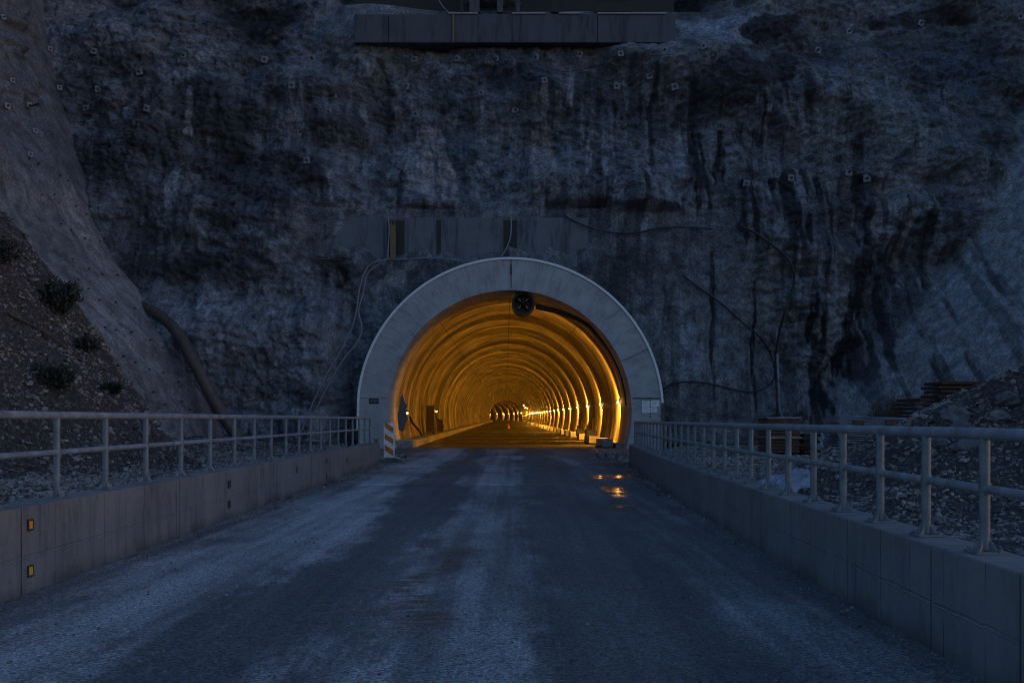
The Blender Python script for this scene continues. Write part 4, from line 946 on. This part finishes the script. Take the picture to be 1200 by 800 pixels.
m_ = MB(); m_.box((0, -.05, .66), (1.3, 1.35, .05), bev=.01).box((0, 0, zz+.02), (1.3, 1.4, .045), bev=.01); m_.build('divider', M['steel'], r)
stack('steel_stack', 11.0, 38.6, R(20), .75, 1.0, 6, .12, ['rust', 'darkrust'], 'low rusty pile of scrap steel beside the rusty stack', 'steel stack', .12, .2)
r, zz = stack('steel_stack', 17.3, 40.2, R(-3), 1.65, 2.0, 17, .165, ['darkrust'], 'tall dark rusty stack rising behind the right rubble heap', 'steel stack', .1, .3)
stack('steel_stack', 15.95, 40.6, R(4), .75, 2.0, 13, .165, ['darkrust'], 'shorter dark rusty stack left of the tall one behind the heap', 'steel stack', .1, .3)
def crumple(x, y, rx, ry, hgt, mat, label, name='plastic_sheet', fn=None, seed=0, cat='plastic sheet'):
    n_ = 34; u = np.linspace(-1, 1, n_); U, W = np.meshgrid(u, u, indexing='ij'); rr_ = np.sqrt(U**2+W**2)
    X = x+U*rx*(1+.25*perlin(U*2, W*2, seed)); Y = y+W*ry*(1+.25*perlin(U*2+5, W*2, seed))
    Z = fn(X, Y)+.03+hgt*np.clip(1-rr_, 0, 1)*(.6+.8*np.abs(fbm(U*3, W*3, 4, seed+2)))+.10*hgt*ridged(U*4, W*4, 3, seed)-.12*sst(.85, 1.2, rr_)
    m = rr_ < 1.12; fmask = m[:-1, :-1] & m[1:, 1:] & m[1:, :-1] & m[:-1, 1:]
    return tag(arr_mesh(name, np.stack([X, Y, Z], -1), grid_faces(n_, n_, fmask), mat), label, cat)
p = hit(965, 524, terr_r, 12); crumple(p.x, p.y, .75, .7, .75, M['sheetm'], 'crumpled pale plastic bundle left of the panel stack', fn=terr_r, seed=3)
p = hit(941, 526, terr_r, 12); crumple(p.x, p.y, .8, .7, .3, M['sheetm'], 'flat scrap of plastic sheet between rusty pile and bundle', fn=terr_r, seed=5)
p = hit(912, 572, terr_r, 8); crumple(p.x, p.y, .55, .9, .12, M['sheetm'], 'pale flat sheet on the stones close behind the right railing', fn=terr_r, seed=7)

# ------------------------------------------------------------ stones
ico = bmesh.new(); bmesh.ops.create_cube(ico, size=1.3); bmesh.ops.triangulate(ico, faces=ico.faces); IV = np.array([v.co[:] for v in ico.verts]); IF = np.array([[v.index for v in f.verts] for f in ico.faces]); ico.free()
def scatter(name, fn, sampler, n_, mat, label, smin, smax, seed, flat=.65):
    rs = np.random.RandomState(seed); X, Y = sampler(rs, n_); Z = fn(X, Y); n_ = len(X)
    dist = np.maximum(Y, 6)
    s = smin+(smax-smin)*rs.rand(n_)**4; s *= np.clip(dist/16, .6, 1.5) if name != 'road_grit' else 1
    v = IV[None]*(1+.9*(rs.rand(n_, len(IV), 3)-.5)); v = v*s[:, None, None]*np.stack([.7+.7*rs.rand(n_), .7+.7*rs.rand(n_), flat*(.6+.7*rs.rand(n_))], -1)[:, None, :]
    a = rs.rand(n_)*6.28; b = (rs.rand(n_)-.5)*1.6; ca, sa, cb, sb = np.cos(a)[:, None], np.sin(a)[:, None], np.cos(b)[:, None], np.sin(b)[:, None]
    x, y, z = v[..., 0], v[..., 1], v[..., 2]; x, z = x*cb-z*sb, x*sb+z*cb; x, y = x*ca-y*sa, x*sa+y*ca
    v = np.stack([x+X[:, None], y+Y[:, None], z+(Z+s*.2)[:, None]], -1)
    f = (IF[None]+(np.arange(n_)*len(IV))[:, None, None]).reshape(-1, 3)
    return tag(arr_mesh(name, v.reshape(-1, 3), f, mat), label, kind='stuff')
def samp_l(rs, n_):
    Y = 6+44*rs.rand(n_)**1.5; o_ = rs.rand(n_)**1.25*16; X = np.array([edge_l(y) for y in Y])-.05-o_
    k = X > -.56*Y-2.5; return X[k], Y[k]
def samp_r(rs, n_):
    Y = 4.5+46*rs.rand(n_)**1.6; o_ = rs.rand(n_)**1.3*13; X = np.array([edge_r(y) for y in Y])+.05+o_
    k = X < .56*Y+2.5; return X[k], Y[k]
scatter('rubble', terr_l, samp_l, 125000, M['stone_l'], 'loose brown rubble covering the slope behind the left railing', .010, .058, 1)
scatter('gravel', terr_r, samp_r, 125000, M['stone_r'], 'loose stones covering the ground behind the right railing', .010, .055, 2)
# crumbs on the road edges
def samp_e(rs, n_):
    Y = 5+38*rs.rand(n_)**1.2; s = rs.rand(n_) < .5; d = np.abs(rs.randn(n_))*.16+.02
    X = np.where(s, np.array([xl(min(y, YE)) for y in Y])+d, np.array([xr(min(y, YE)) for y in Y])-d); return X, Y
scatter('grit', lambda X, Y: X*0, samp_e, 2600, M['stone_r'], 'loose grit along the foot of both parapets', .006, .028, 3)
def samp_road(rs, n_):
    Y = 3.5+40*rs.rand(n_)**1.3; f = rs.rand(n_); X = np.array([xl(min(y, YE)) for y in Y])*(1-f)+np.array([xr(min(y, YE)) for y in Y])*f; return X, Y
scatter('road_grit', lambda X, Y: X*0, samp_road, 7000, M['stone_r'], 'loose grit and small stones scattered over the road', .003, .016, 13)
def samp_m(rs, n_):
    s = rs.rand(n_) < .3; X = np.where(s, -5.0+rs.randn(n_)*.35, 4.55+rs.randn(n_)*.35); Y = np.where(s, 41+rs.randn(n_)*1.5, 42+rs.randn(n_)*3.2)
    return X, Y
scatter('debris', lambda X, Y: X*0, samp_m, 1300, M['stone_r'], 'broken concrete debris at the road edges before the portal', .02, .09, 4)
# boulders
BD = [(981+199, 463, 18, 'large pale boulder near the top of the right heap', 0)]
BD = [(1182, 472, .2, 'pale boulder at the upper right of the right rubble heap'), (1118, 492, .24, 'largest pale boulder on the heap just above the right railing'), (1128, 506, .18, 'flat pale boulder behind the top rail on the right heap'),
      (1135, 527, .17, 'pale boulder seen between the two right rails'), (1092, 533, .11, 'reddish stone between the rails on the right heap'), (1171, 490, .14, 'dull brown boulder on the right heap below the pale one'),
      (1100, 521, .13, 'flat pale stone just under the top rail on the right'), (1075, 548, .08, 'small pale stone on the lower right heap')]
for i, (px, py, s, lab) in enumerate(BD):
    p = hit(px, py, terr_r, 8); b_ = bmesh.new(); bmesh.ops.create_icosphere(b_, subdivisions=3, radius=1)
    for v in b_.verts:
        c = v.co; k = 1+.28*float(fbm(np.array(c.x*1.3+i*5), np.array(c.y*1.3+c.z*1.7), 3, i)); v.co = Vector((c.x*1.25, c.y, c.z*.78))*k*s
    me = bpy.data.meshes.new('boulder'); b_.to_mesh(me); b_.free(); me.materials.append(M['boulder'] if 'reddish' not in lab and 'brown' not in lab else M['stone_r'])
    o = link(bpy.data.objects.new('boulder', me)); o.location = p+Vector((0, 0, s*.15)); o.rotation_euler = (0, random.uniform(-.3, .3), random.uniform(0, 6)); tag(o, lab, 'boulder', 'boulders on the right rubble heap')

# ------------------------------------------------------------ shrubs
def shrub(p, rad, hgt, n_, label, leafy=True, seed=0):
    rg = random.Random(seed); r = empty('shrub', p, label=label, cat='shrub'); m_ = MB(); tips = []
    for k in range(26):
        a = rg.uniform(0, 6.28); t = rg.uniform(.1, 1); e = Vector((math.cos(a)*rad*t, math.sin(a)*rad*t, hgt*rg.uniform(.45, 1)*(1-.35*t*t)))
        m_.tube([Vector((0, 0, -.05)), e*.5+Vector((0, 0, .06*hgt)), e], .02, 4, [.022, .014, .005]); tips.append(e)
    m_.build('stem', M['bark'], r)
    V = []; Fc = []
    for k in range(n_):
        e = rg.choice(tips); q = e*rg.uniform(.35, 1.08)+Vector([rg.gauss(0, rad*.13) for _ in range(3)])
        d = (q.normalized()+Vector([rg.gauss(0, .55) for _ in range(3)])).normalized(); l_ = rg.uniform(.06, .15)*(1 if leafy else 2.0); w_ = l_*(.28 if leafy else .06)
        s = d.cross(Vector([rg.gauss(0, 1) for _ in range(3)])).normalized()*w_; i = len(V)
        V += [q-s, q+s, q+d*l_+s*.3, q+d*l_-s*.3]; Fc.append((i, i+1, i+2, i+3))
    arr_mesh('foliage', [tuple(v) for v in V], Fc, M['leafd'] if leafy else M['leafb'], r)
p = hit(66, 368, terr_l, 10); shrub(p, .6, .95, 2600, 'large dark shrub high on the left rubble slope', True, 1)
p = hit(60, 452, terr_l, 10); shrub(p, .55, .45, 1400, 'low dark shrub lower down the left rubble slope', True, 2)
p = hit(102, 412, terr_l, 10); shrub(p, .3, .4, 500, 'thin shrub below and right of the large dark shrub', True, 3)
p = hit(132, 462, terr_l, 10); shrub(p, .28, .3, 450, 'small shrub at the right toe of the rubble slope', True, 4)
p = hit(8, 310, terr_l, 10); shrub(p, .45, .6, 800, 'dark shrub at the left picture edge', True, 6)
shrub(Vector((16.4, 45, zr(16.4, 45))), 1.0, 2.5, 3600, 'dry reddish brown bush behind the panel stack', False, 5)
p1, p2 = hit(10, 372, terr_l, 8), hit(95, 425, terr_l, 8)
m_ = MB(); m_.tube([p1+Vector((0, 0, .1)), (p1+p2)/2+Vector((0, -.2, .25)), p2+Vector((0, 0, .08))], .035, 6); tag(m_.build('branch', M['bark']), 'bare fallen branch lying across the left rubble slope', 'branch')
